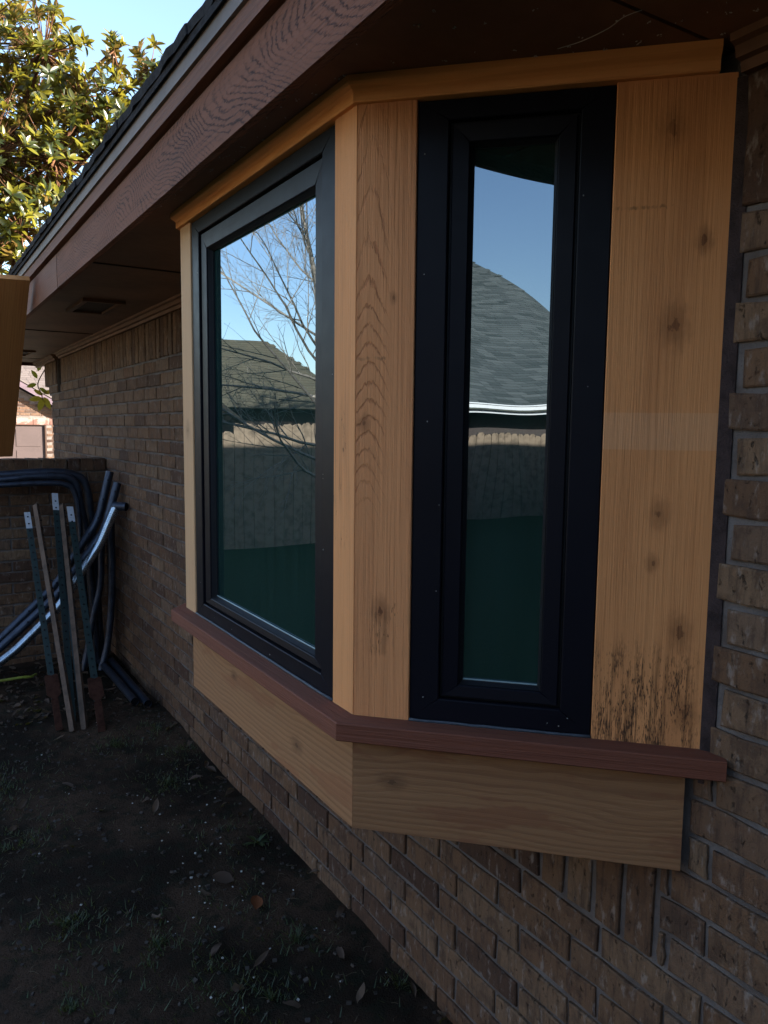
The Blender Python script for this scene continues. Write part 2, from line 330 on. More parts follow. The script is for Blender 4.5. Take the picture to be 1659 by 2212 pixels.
M['post_green'] = plain('dark_green_post', (0.016, 0.032, 0.03), 0.55, 0.4, var=0.5, scale=25, col2=(0.05, 0.03, 0.022), th=(.58, .72))
M['post_brown'] = plain('tan_brown_post', (0.13, 0.082, 0.055), 0.7, 0.3, var=0.5, scale=14)
M['post_white'] = plain('white_post_tip', (0.46, 0.47, 0.50), 0.5, 0.4, var=0.4, scale=60, col2=(0.3, 0.3, 0.33), th=(.55, .7))
M['rust'] = plain('rust', (0.062, 0.026, 0.017), 0.9, 0.1, var=0.5, scale=40, bump=0.8, bd=0.002)
M['bark'] = plain('grey_bark', (0.336, 0.288, 0.240), 0.9, 0.1, var=0.5, scale=25, bump=0.8, bd=0.004)
M['bark_brown'] = plain('brown_bark', (0.119, 0.059, 0.032), 0.9, 0.1, var=0.5, scale=25, bump=0.8, bd=0.004)
M['cobweb'] = plain('cobweb', (0.5, 0.48, 0.45), 0.9, 0.1)
M['hose'] = plain('yellow_hose', (0.30, 0.33, 0.05), 0.5, 0.4)
M['chip'] = plain('white_chip', (0.46, 0.44, 0.40), 0.8, 0.2)
M['chip_mid'] = plain('stone_chip', (0.055, 0.045, 0.038), 0.9, 0.2)
def leaf_mat(name, top, top2, under, trans=0.35, rough=0.33):
    t = NT(name); r = t.math('FRACT', t.math('ADD', t.attr('rnd'), t.math('MULTIPLY', t.rndobj(), 5.3)))
    col = t.mix(t.ss(r, .25, .95), top, top2)
    bf = t.n('ShaderNodeNewGeometry').outputs['Backfacing']
    col = t.mix(t.math('MULTIPLY', bf, 0.8), col, under)
    t.fin(col, rough, None, 0.5)
    tr = t.n('ShaderNodeBsdfTranslucent'); t.set(tr.inputs[0], t.mix(0.5, col, (0.42, 0.40, 0.03)))
    mx = t.n('ShaderNodeMixShader'); mx.inputs[0].default_value = trans
    t.t.links.new(t.b.outputs[0], mx.inputs[1]); t.t.links.new(tr.outputs[0], mx.inputs[2]); t.t.links.new(mx.outputs[0], t.out.inputs[0])
    return t.m
M['leaf'] = leaf_mat('magnolia_leaf', (0.017, 0.027, 0.008), (0.150, 0.138, 0.014), (0.128, 0.075, 0.022), 0.36, 0.30)
M['leaf_gold'] = leaf_mat('golden_leaf', (0.210, 0.119, 0.014), (0.252, 0.154, 0.021), (0.238, 0.119, 0.021))
M['grass'] = leaf_mat('grass_blade', (0.012, 0.026, 0.006), (0.028, 0.048, 0.012), (0.02, 0.045, 0.01), 0.2, 0.6)
M['dead'] = leaf_mat('dead_leaf', (0.05, 0.026, 0.015), (0.085, 0.05, 0.03), (0.06, 0.036, 0.024), 0.1, 0.8)
M['rusty_leaf'] = plain('rusty_leaf', (0.17, 0.055, 0.02), 0.8, 0.2)

# ------------------------------------------------------------ ground
def gh(x, y):
    h = mnoise.noise(Vector((x*1.3, y*1.3, 0)))*0.022 + mnoise.noise(Vector((x*5, y*5, 3)))*0.010 + mnoise.noise(Vector((x*17, y*17, 7)))*0.005 + mnoise.noise(Vector((x*45, y*45, 9)))*0.002
    return h-0.004
def soil_mat():
    t = NT('dark_soil'); p = t.pos()
    a = t.noise(p, 1.6, 4, 0.6); b = t.noise(p, 14, 5, 0.7); c = t.noise(p, 120, 4, 0.75)
    col = t.mix(t.ss(a, .40, .60), (0.018, 0.012, 0.008), (0.066, 0.040, 0.026))
    col = t.mix(t.math('MULTIPLY', t.ss(b, .48, .62), .75), col, (0.016, 0.018, 0.011))
    col = t.mix(t.math('MULTIPLY', t.ss(c, .45, .7), .6), col, (0.014, 0.011, 0.009))
    # lawn away from the house, pale drive in front of the neighbour
    x, y, z = t.sep(p)
    yard = t.ss(x, -1.5, -2.2)
    col = t.mix(yard, col, t.mix(b, (0.018, 0.030, 0.010), (0.03, 0.04, 0.016)))
    far = t.math('MAXIMUM', t.ss(y, 10.2, 11.0), t.ss(x, -10.2, -11.0))
    lawn = t.mix(b, (0.24, 0.20, 0.12), (0.13, 0.13, 0.06))
    col = t.mix(far, col, lawn)
    return t.fin(col, 0.97, t.bump(t.math('ADD', t.math('MULTIPLY', b, 1.2), c), 1.0, 0.012), 0.08)
M['soil'] = soil_mat()
def axis(segs):
    out = []
    for a, b, st in segs:
        x = a
        while x < b-1e-6: out.append(x); x += st
    out.append(segs[-1][1]); return out
xs = axis([(-90, -10, 10), (-10, -2, 0.8), (-2, 0.1, 0.028), (0.1, 10, 1.1), (10, 90, 10)])
ys = axis([(-90, -10, 10), (-10, 0.6, 0.8), (0.6, 6.0, 0.032), (6.0, 30, 1.0), (30, 170, 10)])
vs = []
for y in ys:
    for x in xs:
        z = gh(x, y) if (-2.2 < x < 0.3 and 0.4 < y < 6.2) else 0.0
        if y > 11: z -= min(0.55, (y-11)*0.09)
        if y > 40 : z += (y-40)*0.01
        vs.append((x, y, z))
nx = len(xs); fs = [(j*nx+i, j*nx+i+1, (j+1)*nx+i+1, (j+1)*nx+i) for j in range(len(ys)-1) for i in range(nx-1)]
mk('ground', vs, fs, M['soil'], kind='structure', smooth=True)
drive = MB(); drive.box2((-6, 13.5, -0.62), (12, 21.9, -0.43))
M['concrete'] = plain('pale_concrete', (0.52, 0.46, 0.38), 0.9, 0.2, var=0.2, scale=2)
drive.build('driveway', M['concrete'], kind='structure')

# ------------------------------------------------------------ brick makers
BH, BL, HJ = 0.0640, 0.2420, 0.012          # brick height, length, joint
PY, PZ, Z0 = 0.254, 0.0759, 0.587-0.0759*8   # pitch along, course pitch, lowest bed
def brick_mesh(name, L, H, T=0.03, rough=0.0030, seed=0, rnd=None):
    """brick seen on its +N face; local axes: x = out of the wall, y = along, z = up; origin at the face centre"""
    rg = random.Random(seed); out = []
    def edge(a, b, n):
        for i in range(n): out.append((a[0]+(b[0]-a[0])*i/n, a[1]+(b[1]-a[1])*i/n))
    y, z = L/2, H/2
    nl = 3 if L > H*1.4 else 1; nh = 3 if H > L*1.4 else 1
    edge((-y, -z), (y, -z), nl); edge((y, -z), (y, z), nh); edge((y, z), (-y, z), nl); edge((-y, z), (-y, -z), nh)
    o = [(p[0]+rg.uniform(-rough, rough), p[1]+rg.uniform(-rough, rough)) for p in out]
    n = len(o); e = 0.0028
    V = [(T, p[0], p[1]) for p in o] + [(e*0.9, p[0], p[1]) for p in o] + [(-rg.uniform(0, .0008), p[0]*(1-e*1.3/y), p[1]*(1-e*1.3/z)) for p in o]
    F = [(i, n+i, n+(i+1) % n, (i+1) % n) for i in range(n)] + [(n+i, 2*n+i, 2*n+(i+1) % n, n+(i+1) % n) for i in range(n)] + [tuple(2*n+i for i in reversed(range(n)))]
    me = bpy.data.meshes.new(name); me.from_pydata(V, [], [tuple(reversed(f)) for f in F])
    at = me.attributes.new('rnd', 'FLOAT', 'FACE'); at.data.foreach_set('value', [rg.random() if rnd is None else rnd]*len(F))
    me.update(); return me, V, [tuple(reversed(f)) for f in F]
def place_bricks(specs, parent, mat, cap, facing, plane, score=None, name='brick'):
    """specs: (a_center, z_center, L, H); facing 'x' = wall x=plane seen from -x; 'y' = wall y=plane seen from -y"""
    cache = {}
    items = []
    for (a, z, L, H) in specs:
        P = Vector((plane, a, z)) if facing == 'x' else Vector((a, plane, z))
        d = P-CAM; dep = d.dot(_fw); vis = dep > 0.1 and abs(d.dot(rr)/dep*FPX) < 860 and abs(d.dot(uu)/dep*FPX) < 1150
        items.append(((0 if vis else 1e3)+d.length, a, z, L, H, P))
    items.sort(key=lambda q: q[0])
    RM = Matrix.Identity(3) if facing == 'x' else Matrix.Rotation(math.pi/2, 3, 'Z')
    rest = MB()
    for i, (sc_, a, z, L, H, P) in enumerate(items):
        key = (round(L, 3), round(H, 3), R.randrange(6) if abs(L-BL) < .004 else R.randrange(3))
        if key not in cache:
            me, V, F = brick_mesh('brick', key[0], key[1], seed=hash(key) % 9999, rnd=0.0); me.materials.append(mat); cache[key] = (me, V, F)
        me, V, F = cache[key]
        jit = Vector((R.uniform(-.0016, .0016), 0, R.uniform(-.001, .001))) if facing == 'x' else Vector((0, R.uniform(-.0016, .0016), R.uniform(-.001, .001)))
        ax = 'X' if facing == 'x' else 'Y'
        J = Matrix.Rotation(R.uniform(-.006, .006), 3, ax) @ RM
        if i < cap:
            o = put(name, me, parent); o.location = P+jit; o.rotation_euler = J.to_euler()
        else:
            rest.add([J @ Vector(v)+P+jit for v in V], F, a=R.random())
    if rest.v:
        me = rest.mesh('bricks', attr=True); me.materials.append(mat); put('brick_field', me, parent, None, 'stuff')

# ------------------------------------------------------------ brick house wall
house = thing('brick_house', 'brown brick house with deep dark brown eave running along right side of yard', 'house')
wall_mb = MB()
XB = 0.0085
def slab(lo, hi): wall_mb.box2(lo, hi)
slab((XB, -8, -0.3), (0.2, 7.60, 2.30)); slab((XB, 7.60, -0.3), (0.2, 7.78, 1.955)); slab((XB, 7.78, -0.3), (0.2, 8.12, 2.30))
slab((0.06, 7.6, 1.955), (0.2, 7.78, 2.30))
slab((XB, 8.12, 1.94), (0.2, 8.27, 2.27)); slab((XB, 8.27, 2.03), (0.2, 8.45, 2.27))
slab((0.2, 7.92, -0.3), (12.6, 8.12, 2.30)); slab((12.4, -8, -0.3), (12.6, 7.92, 2.3)); slab((0.2, -8, -0.3), (12.4, -7.8, 2.3))
wall = wall_mb.build('wall', M['mortar'], house)
BAY0, BAY1 = 0.853, 2.945
specs = []
def add_row(y0, y1, z, H, jo):
    k = math.floor((y0-jo)/PY); 
    while jo+k*PY < y1:
        a, b = jo+k*PY+HJ/2, jo+(k+1)*PY-HJ/2
        a2, b2 = max(a, y0), min(b, y1)
        if b2-a2 > 0.012: specs.append(((a2+b2)/2, z+H/2, b2-a2, H))
        k += 1
SILLROW = (0.953, 2.85)
for r in range(-1, 27):
    zb = Z0 + r*PZ + 0.005
    jo = 0.837 if (r % 2 == 1) else 0.921           # course 8 is at z .587 -> type B
    if zb > 2.02: continue
    segs = [(-1.5, 8.11)]
    if r in (8, 9, 10): segs = [(-1.5, SILLROW[0]-HJ), (SILLROW[1]+HJ, 8.11)]
    if r >= 11: segs = [(-1.5, BAY0+(0.03 if r < 14 else 0)), (BAY1, 8.11)]
    if zb > 1.95: segs = [(-1.5, BAY0), (BAY1, 7.595), (7.785, 8.40 if zb > 2.0 else 8.25)]
    elif zb > 1.90: segs = [(-1.5, BAY0), (BAY1, 8.11)]
    for a, b in segs: add_row(a, b, zb, BH, jo)
y = SILLROW[0]                                       # tall sill bricks set on end under the bay
while y < SILLROW[1]-0.02:
    specs.append((y+0.0375, 0.587+0.005+0.1068, 0.066+0.003*R.uniform(-1, 1), 0.2136)); y += 0.083
y = -1.5                                             # soldier course under the frieze
while y < 8.42:
    if not (BAY0-0.07 < y < BAY1) and not (7.535 < y < 7.79): specs.append((y+0.033, 2.034+0.108, 0.066, 0.216))
    y += 0.0775
for k in range(7): specs.append((BAY0-0.037 if k == 0 else -9, 2.034+0.108, 0.066, 0.216)) if k == 0 else None
place_bricks(specs, wall, M['brick'], 300, 'x', 0.0)

# eave: soffit, seams, vents, frieze moulding, fascia, strips, metal edge, shingles
ZS, XF, YE = 2.305, -0.608, 9.0
sof = MB(); sof.box2((-0.606, -8.5, ZS), (8.9, 0.2, ZS+0.012)); 
def sof_panel(y0, y1):
    m = MB(); m.box2((-0.606, y0, ZS), (0.3, y1, ZS+0.012)); m.build('soffit_panel', M['soffit'], house)
seams = [-8.5, -1.55, 0.89, 3.345, 5.905, 8.40, 8.98]
for a, b in zip(seams[:-1], seams[1:]): sof_panel(a+0.004, b-0.004)
sb = MB(); sb.box2((-0.606, -8.5, ZS+0.0125), (0.3, 8.98, ZS+0.03)); sb.build('soffit_backing', M['dark_mesh'], house)
se = MB(); se.box2((0.3, 8.125, ZS), (13.0, 8.98, ZS+0.012)); se.build('soffit_panel', M['soffit'], house)
for ya in (3.345, 5.905, 8.40):
    m = MB(); m.box2((-0.606, ya-0.006, ZS-0.004), (-0.03, ya+0.006, ZS+0.004)); m.build('soffit_seam', M['dark_mesh'], house)
for (x0, x1, y0, y1) in ((-0.42, -0.205, 4.28, 4.76), (-0.42, -0.205, 7.53, 8.0), (-0.42, -0.205, 1.2-2.6, 1.65-2.6)):
    m = MB(); fw_ = 0.028; t_ = 0.016
    m.box2((x0, y0, ZS-t_), (x0+fw_, y1, ZS-.0004)); m.box2((x1-fw_, y0, ZS-t_), (x1, y1, ZS-.0004))
    m.box2((x0+fw_, y0, ZS-t_), (x1-fw_, y0+fw_, ZS-.0004)); m.box2((x0+fw_, y1-fw_, ZS-t_), (x1-fw_, y1, ZS-.0004))
    v = m.build('soffit_vent', M['soffit_trim'], house)
    g = MB(); g.box2((x0+fw_, y0+fw_, ZS-0.004), (x1-fw_, y1-fw_, ZS-0.0006)); g.build('vent_screen', M['dark_mesh'], v)
def ysweep(prof, y0, y1, name, mat, parent, uvo=0.0, label=None):
    n = len(prof); V = []; UV = []; s = 0; S = [0]
    for i in range(1, n): s += math.dist(prof[i], prof[i-1]); S.append(s)
    ns = 1
    for yy in (y0, y1):
        for i, (x, z) in enumerate(prof): V.append((x, yy, z)); UV.append((yy-y0+uvo, S[i]))
    F = [(i, i+1, n+i+1, n+i) for i in range(n-1)] + [(n-1, 0, n, 2*n-1)] + [tuple(reversed(range(n))), tuple(range(n, 2*n))]
    o = mk(name, V, F, mat, parent, uv=UV)
    if label: o['label'] = label
    return o
# two stepped mouldings between brick and soffit
for (a, b) in ((-8, 0.855), (2.93, 7.60), (7.78, 9.0)):
    ysweep([(-0.012, 2.252), (-0.016, 2.268), (-0.030, 2.270), (-0.034, 2.288), (-0.046, 2.292), (-0.048, ZS-.001), (0.02, ZS-.001), (0.02, 2.252)], a, b, 'frieze_moulding', M['soffit_trim'], house)
ysweep([(XF+0.02, 2.272), (XF, 2.273), (XF, 2.423), (XF+0.02, 2.423)][::-1], -8.5, 3.86, 'fascia_board', M['fascia'], house, 3.0)
ysweep([(XF+0.02, 2.270), (XF-.001, 2.271), (XF-.001, 2.423), (XF+0.02, 2.423)][::-1], 3.863, YE, 'fascia_board', M['fascia_strip'], house, 0.0)
ysweep([(XF+0.015, 2.423), (XF+0.012, 2.431), (XF-0.020, 2.431), (XF-0.020, 2.474), (XF+0.015, 2.474)][::-1], -8.5, YE, 'fascia_strip', M['fascia_strip'], house)
ysweep([(XF-0.010, 2.4745), (XF-0.028, 2.476), (XF-0.028, 2.484), (XF-0.024, 2.487), (XF-0.024, 2.528), (XF-0.034, 2.532), (XF+0.03, 2.534)][::-1], -8.5, YE, 'metal_drip_edge', M['drip'], house)
# hip end trim
m = MB(); m.box2((XF, YE, 2.273), (13.05, YE+0.02, 2.423)); m.build('end_fascia', M['fascia_strip'], house)
m = MB(); m.box2((XF-0.0, YE+0.0, 2.4235), (13.05, YE+0.03, 2.53)); m.build('end_fascia_strip', M['fascia_strip'], house)
# roof: hipped at the far end, ridge over x = 4
SL = 0.58; RX = 6.2; e0 = XF-0.034; zr = 2.536
RZ = zr+SL*(RX-e0)
yh = YE+0.045-(RX-e0)
GS = -9
rv = [(e0, -9, zr), (e0, YE+0.045, zr), (2*RX-e0, YE+0.045, zr), (2*RX-e0, -9, zr), (RX, -9, RZ), (RX, yh, RZ)]
rv += [(x, y_, z-0.02) for x, y_, z in rv]
mk('roof_deck', rv, [(0, 1, 5, 4), (1, 2, 5), (2, 3, 4, 5), (6, 10, 11, 7), (7, 11, 8), (8, 11, 10, 9), (0, 6, 7, 1), (1, 7, 8, 2), (2, 8, 9, 3), (0, 4, 10, 6), (4, 3, 9, 10)], M['shingle_dark'], house)
y = -1.0; k = 0
shmesh = []
for s_ in range(6):
    rg = random.Random(s_); mbs = MB(); nn = 7; L = 0.33
    top = [(-0.010+rg.uniform(-.004, .004), -L/2+L*i/nn, 0.020+rg.uniform(-.002, .003)) for i in range(nn+1)]
    bot = [(p[0]+.003, p[1], -0.002) for p in top]; bk = [(0.20, p[1], 0.020+0.11) for p in top]; bk2 = [(0.20, p[1], -0.002+.11) for p in top]
    V = bot+top+bk+bk2; q = nn+1
    F = [(i, q+i, q+i+1, i+1) for i in range(nn)]+[(q+i, 2*q+i, 2*q+i+1, q+i+1) for i in range(nn)]+[(3*q+i, i, i+1, 3*q+i+1) for i in range(nn)]+[(0, 3*q, 2*q, q), (nn, q+nn, 2*q+nn, 3*q+nn)]
    mbs.add(V, F); me = mbs.mesh('edge_shingle'); me.materials.append(M['shingle_dark']); shmesh.append(me)
while y < YE:
    o = put('edge_shingle', shmesh[R.randrange(6)], house); o.location = (e0+R.uniform(-.004, .004), y, zr+.0008+R.uniform(-.0015, .0015)); y += 0.332; k += 1
# unseen roofed block added behind the camera to shade the long fence and yard
wing = thing('added_shade_wing', 'unseen roofed block added behind the camera to cast shade over the yard', 'house')
m = MB(); m.box2((-7.4, -17.6, -0.3), (0.0, -6.9, 2.35)); m.build('wall', M['mortar'], wing)
wv = [(-7.9, -18.2, 2.4), (0.5, -18.2, 2.4), (0.5, -6.3, 2.4), (-7.9, -6.3, 2.4), (-3.7, -18.2, 4.88), (-3.7, -6.3, 4.88)]
mk('roof', wv, [(0, 4, 5, 3), (1, 2, 5, 4), (0, 1, 4), (2, 3, 5), (0, 3, 2, 1)], M['shingle_dark'], wing)
# unseen cross gable added to the roof so its ridge shades the end fence
gvx = [(0.9, 1.6, 3.35), (0.9, 6.4, 3.35), (0.9, 4.0, 4.66), (7.0, 1.6, 3.35), (7.0, 6.4, 3.35), (7.0, 4.0, 4.66)]
mk('added_shade_gable', gvx, [(0, 2, 1), (3, 4, 5), (0, 3, 5, 2), (1, 2, 5, 4), (0, 1, 4, 3)], M['shingle_dark'], house)

# ------------------------------------------------------------ bay window
D, YA, YB = 0.4761, 1.342, 2.450
T22 = 0.41421356
A = Vector((-D, YA, 0)); B = Vector((-D, YB, 0))
nF, nS, nE = Vector((-1, 0, 0)), Vector((-1, -1, 0)).normalized(), Vector((-1, 1, 0)).normalized()
tS = Vector((1, -1, 0)).normalized(); tE = Vector((1, 1, 0)).normalized(); tF = Vector((0, 1, 0))
LS = D*2**.5
bay = thing('bay_window', 'cedar framed bay window with black windows and redwood sill projecting from the brick wall', 'bay window', loc=(0, 0, 0))
def seg(name, mat, prof, P, Q, mP, mQ, parent, uvo=0.0, label=None, nsub=1):
    """profile [(out, z)] swept P->Q; mP, mQ plan vectors per unit 'out' at the ends (mitres)"""
    n = len(prof); L = (Q-P).length; S = [0]
    for i in range(1, n): S.append(S[-1]+math.dist(prof[i], prof[i-1]))
    V = []; UV = []
    for X, mm, u in ((P, mP, 0), (Q, mQ, L)):
        for i, (o, z) in enumerate(prof): V.append(Vector((X.x, X.y, 0))+mm*o+Vector((0, 0, z))); UV.append((u+uvo, S[i]))
    F = [(i, (i+1) % n, n+(i+1) % n, n+i) for i in range(n)] + [tuple(reversed(range(n))), tuple(range(n, 2*n))]
    # orient outward
    me = bpy.data.meshes.new(name); bm = bmesh.new(); bv = [bm.verts.new(v) for v in V]
    uvl = bm.loops.layers.uv.new('UVMap')
    for f in F:
        bf = bm.faces.new([bv[i] for i in f])
        for lp, i in zip(bf.loops, f): lp[uvl].uv = UV[i]
    # wrap: last profile edge reuses v=0, fine (hidden side)
    bmesh.ops.recalc_face_normals(bm, faces=bm.faces)
    bm.to_mesh(me); bm.free(); me.materials.append(mat)
    o = put(name, me, parent)
    if label: o['label'] = label
    return o
mA = nF+tF*0 + Vector((0, -T22, 0)); mB = nF+Vector((0, T22, 0))
C_ = A+tS*(LS); Cend = A+tS*LS; E_ = B+tE*LS
# vertical boards: (P, t, n, s0, s1, z0, z1, thick, mitre0, mitre1)
def vboard(name, mat, P, t, n, s0, s1, z0, z1, parent, m0=None, m1=None, T=0.02, off=0.0, label=None, wave=0.0):
    m0 = n if m0 is None else m0; m1 = n if m1 is None else m1
    a, b = P+t*s0, P+t*s1
    nz = 24
    me = bpy.data.meshes.new(name); bm = bmesh.new(); uvl = bm.loops.layers.uv.new('UVMap')
    rows = []
    for k in range(nz+1):
        z = z0+(z1-z0)*k/nz; wj = wave*mnoise.noise(Vector((z*3, s0*9, 1)))
        ring = []
        e = 0.0016
        for (X, mm, o, uo) in ((a, m0, off-T, 0.0), (a, m0, off-e, 0.002), (a+t*e, m0, off, 0.004), (b-t*e, m1, off, s1-s0-.002), (b, m1, off-e, s1-s0), (b, m1, off-T, s1-s0+.02)):
            ring.append((bm.verts.new(X+mm*o+Vector((0, 0, z))+n*wj), (z1-z, uo)))
        rows.append(ring)
    for k in range(nz):
        for i in range(6):
            j = (i+1) % 6
            vsq = [rows[k][i], rows[k][j], rows[k+1][j], rows[k+1][i]]
            f = bm.faces.new([q[0] for q in vsq])
            for lp, q in zip(f.loops, vsq): lp[uvl].uv = q[1]
    for ring, rev in ((rows[0], False), (rows[-1], True)):
        rg = ring[::-1] if rev else ring
        f = bm.faces.new([q[0] for q in rg])
        for lp, q in zip(f.loops, rg): lp[uvl].uv = q[1]
    bmesh.ops.recalc_face_normals(bm, faces=bm.faces); bm.to_mesh(me); bm.free(); me.materials.append(mat)
    o = put(name, me, parent)
    if label: o['label'] = label
    return o
ZSILL, ZT = 1.065, 2.262
FY0, FY1 = 0.0915, 1.010     # window opening on the front, measured from A
vboard('corner_board', M['cedar_edge'], A, tF, nF, 0, FY0-.002, ZSILL, ZT, bay, m0=mA, label='narrow cedar board left of the corner')
vboard('corner_board', M['cedar_corner'], A, tS, nS, 0.0008, 0.1165, ZSILL, ZT, bay, m0=mA, label='rough cedar board with arched grain right of the corner')
vboard('trim_board', M['cedar_far'], A, tF, nF, FY1+.002, YB-YA, ZSILL, ZT, bay, m1=mB, label='thin pale cedar board at far edge')
vboard('side_board', M['cedar_wide'], A, tS, nS, 0.4735, 0.672, ZSILL-.002, ZT-.002, bay, label='wide knotty cedar board with black mildew stains at its foot')
vboard('trim_board', M['cedar_far'], B, tE, nE, 0.0008, 0.1165, ZSILL, ZT, bay, m0=mB)
vboard('side_board', M['cedar_far'], B, tE, nE, 0.4735, 0.672, ZSILL, ZT, bay)
# crown, sill, aprons
crown = [(-0.02, ZT-.0015), (0.010, ZT-.0015), (0.012, ZT+0.001), (0.012, ZT+0.016), (0.016, ZT+0.021), (0.024, ZT+0.026), (0.027, ZT+0.030), (0.027, ZS-.0008), (-0.02, ZS-.0008)]
CE = A+tS*0.640
seg('crown_moulding', M['cedar_trim'], crown, A, CE, mA, nS, bay, 0.4)
seg('crown_moulding', M['cedar_trim'], crown, A, B, mA, mB, bay, 1.6)
seg('crown_moulding', M['cedar_trim'], crown, B, B+tE*0.640, mB, nE, bay, 3.0)
sill = [(-0.06, 1.027), (0.048, 1.0265), (0.0505, 1.029), (0.0505, 1.0625), (0.048, 1.0645), (-0.06, 1.0648)]
SE = A+tS*0.708
seg('sill', M['redwood'], sill, A, SE, mA, nS, bay, 0.0, label='redwood sill piece under casement window')
seg('sill', M['redwood'], sill, A, B+Vector((0, -.004, 0)), mA, nF, bay, 2.0, label='redwood sill piece under the large picture window')
seg('sill', M['redwood'], sill, B+Vector((0, -.003, 0)), B+tE*0.70, nF+Vector((0, T22*0, 0)), nE, bay, 4.0)
apr = [(-0.02, 0.8215), (-0.0008, 0.8205), (0.0, 0.8215), (0.0, 1.0262), (-0.02, 1.0262)]
ap2 = [(o, z) for o, z in apr]
A2 = A; BA = Vector((-D, 2.383, 0))
seg('apron_board', M['apron_side'], apr[::-1], A+tS*0.0007, A+tS*0.647, mA, nS, bay, 0.0, label='horizontal board with patchy stain under the casement sill')
seg('apron_board', M['apron_front'], apr[::-1], A, BA, mA, mB, bay, 0.0, label='horizontal board under the picture window sill')
seg('apron_board', M['apron_front'], apr[::-1], BA, BA+tE*0.62, mB, nE, bay, 2.0)
# bottom and core of the bay
pl = [A+nF*-.021+Vector((.0, .008, 0)), BA+Vector((.021, -.008, 0)), Vector((-.004, BA.y+D-.03, 0)), Vector((-.004, YA-D+.035, 0))]
V = [(p.x, p.y, z) for z in (0.832, 0.85) for p in pl]
mk('floor_panel', V, [(3, 2, 1, 0), (4, 5, 6, 7), (0, 1, 5, 4), (1, 2, 6, 5), (2, 3, 7, 6), (3, 0, 4, 7)], M['soffit_trim'], bay)
pc = [Vector((-D+.10, YA+.045, 0)), Vector((-D+.10, YB-.045, 0)), Vector((-.006, YB+D-.14, 0)), Vector((-.006, YA-D+.14, 0))]
V = [(p.x, p.y, z) for z in (0.86, 2.30) for p in pc]
mk('inner_lining', V, [(3, 2, 1, 0), (4, 5, 6, 7), (0, 1, 5, 4), (1, 2, 6, 5), (2, 3, 7, 6), (3, 0, 4, 7)], M['bead'], bay)
# caulk strip between wide board and brick
q0 = A+tS*0.672
V = []
for z in (1.0, 2.25):
    for dx, dy in ((-0.004, 0.0), (0.006, -0.022), (0.02, -0.022), (0.02, 0.02)): V.append((q0.x+dx+0.0, q0.y+dy, z))
mk('caulk_strip', V, [(0, 1, 5, 4), (1, 2, 6, 5), (2, 3, 7, 6), (3, 0, 4, 7), (3, 2, 1, 0), (4, 5, 6, 7)], M['brown_caulk'], bay)

def ring(name, mat, P, t, n, s0, s1, z0, z1, w_, off, T, parent, bev=0.0015, wt=None, wb=None, inner=0.0):
    """mitred rectangular frame built of four pieces"""
    wt = w_ if wt is None else wt; wb = w_ if wb is None else wb
    def pt(s, z, o): return P+t*s+n*o+Vector((0, 0, z))
    O = [(s0, z0), (s1, z0), (s1, z1), (s0, z1)]; I = [(s0+w_, z0+wb), (s1-w_, z0+wb), (s1-w_, z1-wt), (s0+w_, z1-wt)]
    mb = MB(); g = 0.0005
    for k in range(4):
        a, b = k, (k+1) % 4
        d = Vector((O[b][0]-O[a][0], O[b][1]-O[a][1])).normalized()*g
        def sh(p, s): return (p[0]+d.x*s, p[1]+d.y*s)
        oa, ob, ia, ib = sh(O[a], 1), sh(O[b], -1), sh(I[a], 1), sh(I[b], -1)
        nv = Vector((-d.y, d.x)).normalized()
        oe = [(p[0]+nv.x*bev, p[1]+nv.y*bev) for p in (oa, ob)]; ie = [(p[0]-nv.x*bev, p[1]-nv.y*bev) for p in (ia, ib)]
        V = [pt(*oa, off-T), pt(*ob, off-T), pt(*ib, off-T), pt(*ia, off-T),
             pt(*oa, off-bev), pt(*ob, off-bev), pt(*ib, off-bev-inner), pt(*ia, off-bev-inner),
             pt(*oe[0], off), pt(*oe[1], off), pt(*ie[1], off-inner), pt(*ie[0], off-inner)]
        F = [(3, 2, 1, 0), (0, 1, 5, 4), (1, 2, 6, 5), (2, 3, 7, 6), (3, 0, 4, 7), (4, 5, 9, 8), (5, 6, 10, 9), (6, 7, 11, 10), (7, 4, 8, 11), (8, 9, 10, 11)]
        mb.add(V, F)
    me = mb.mesh(name); bm = bmesh.new(); bm.from_mesh(me); bmesh.ops.recalc_face_normals(bm, faces=bm.faces); bm.to_mesh(me); bm.free()
    me.materials.append(mat)
    return put(name, me, parent)
def pane(name, P, t, n, s0, s1, z0, z1, off, parent, amp, seed):
    NXp, NZp = 26, 48; V = []; F = []
    for j in range(NZp+1):
        for i in range(NXp+1):
            a, b = i/NXp, j/NZp; s = s0+(s1-s0)*a; z = z0+(z1-z0)*b
            h = amp*(math.sin(z*7.0+seed)*0.6+math.sin(s*11+z*3.1+seed*2)*0.35+math.sin(z*13.0-s*6+seed*3)*0.12) - 0.00026*math.sin(math.pi*a)*math.sin(math.pi*b) + amp*0.7*math.sin(z*17+s*9+seed)*math.sin(math.pi*a)
            V.append(P+t*s+n*(off+h)+Vector((0, 0, z)))
    q = NXp+1
    F = [(j*q+i, j*q+i+1, (j+1)*q+i+1, (j+1)*q+i) for j in range(NZp) for i in range(NXp)]
    N = len(V)
    V += [P+t*s+n*(off-.02)+Vector((0, 0, z)) for s, z in ((s0, z0), (s1, z0), (s1, z1), (s0, z1))]
    F.append((N, N+3, N+2, N+1))
    o = mk(name, V, F, M['glass'], parent)
    me = o.data; bm = bmesh.new(); bm.from_mesh(me)
    for f in bm.faces:
        if f.normal.dot(n) < 0 and len(f.verts) == 4 and f.index < NXp*NZp: f.normal_flip()
        f.smooth = True
    bm.to_mesh(me); bm.free()
    return o
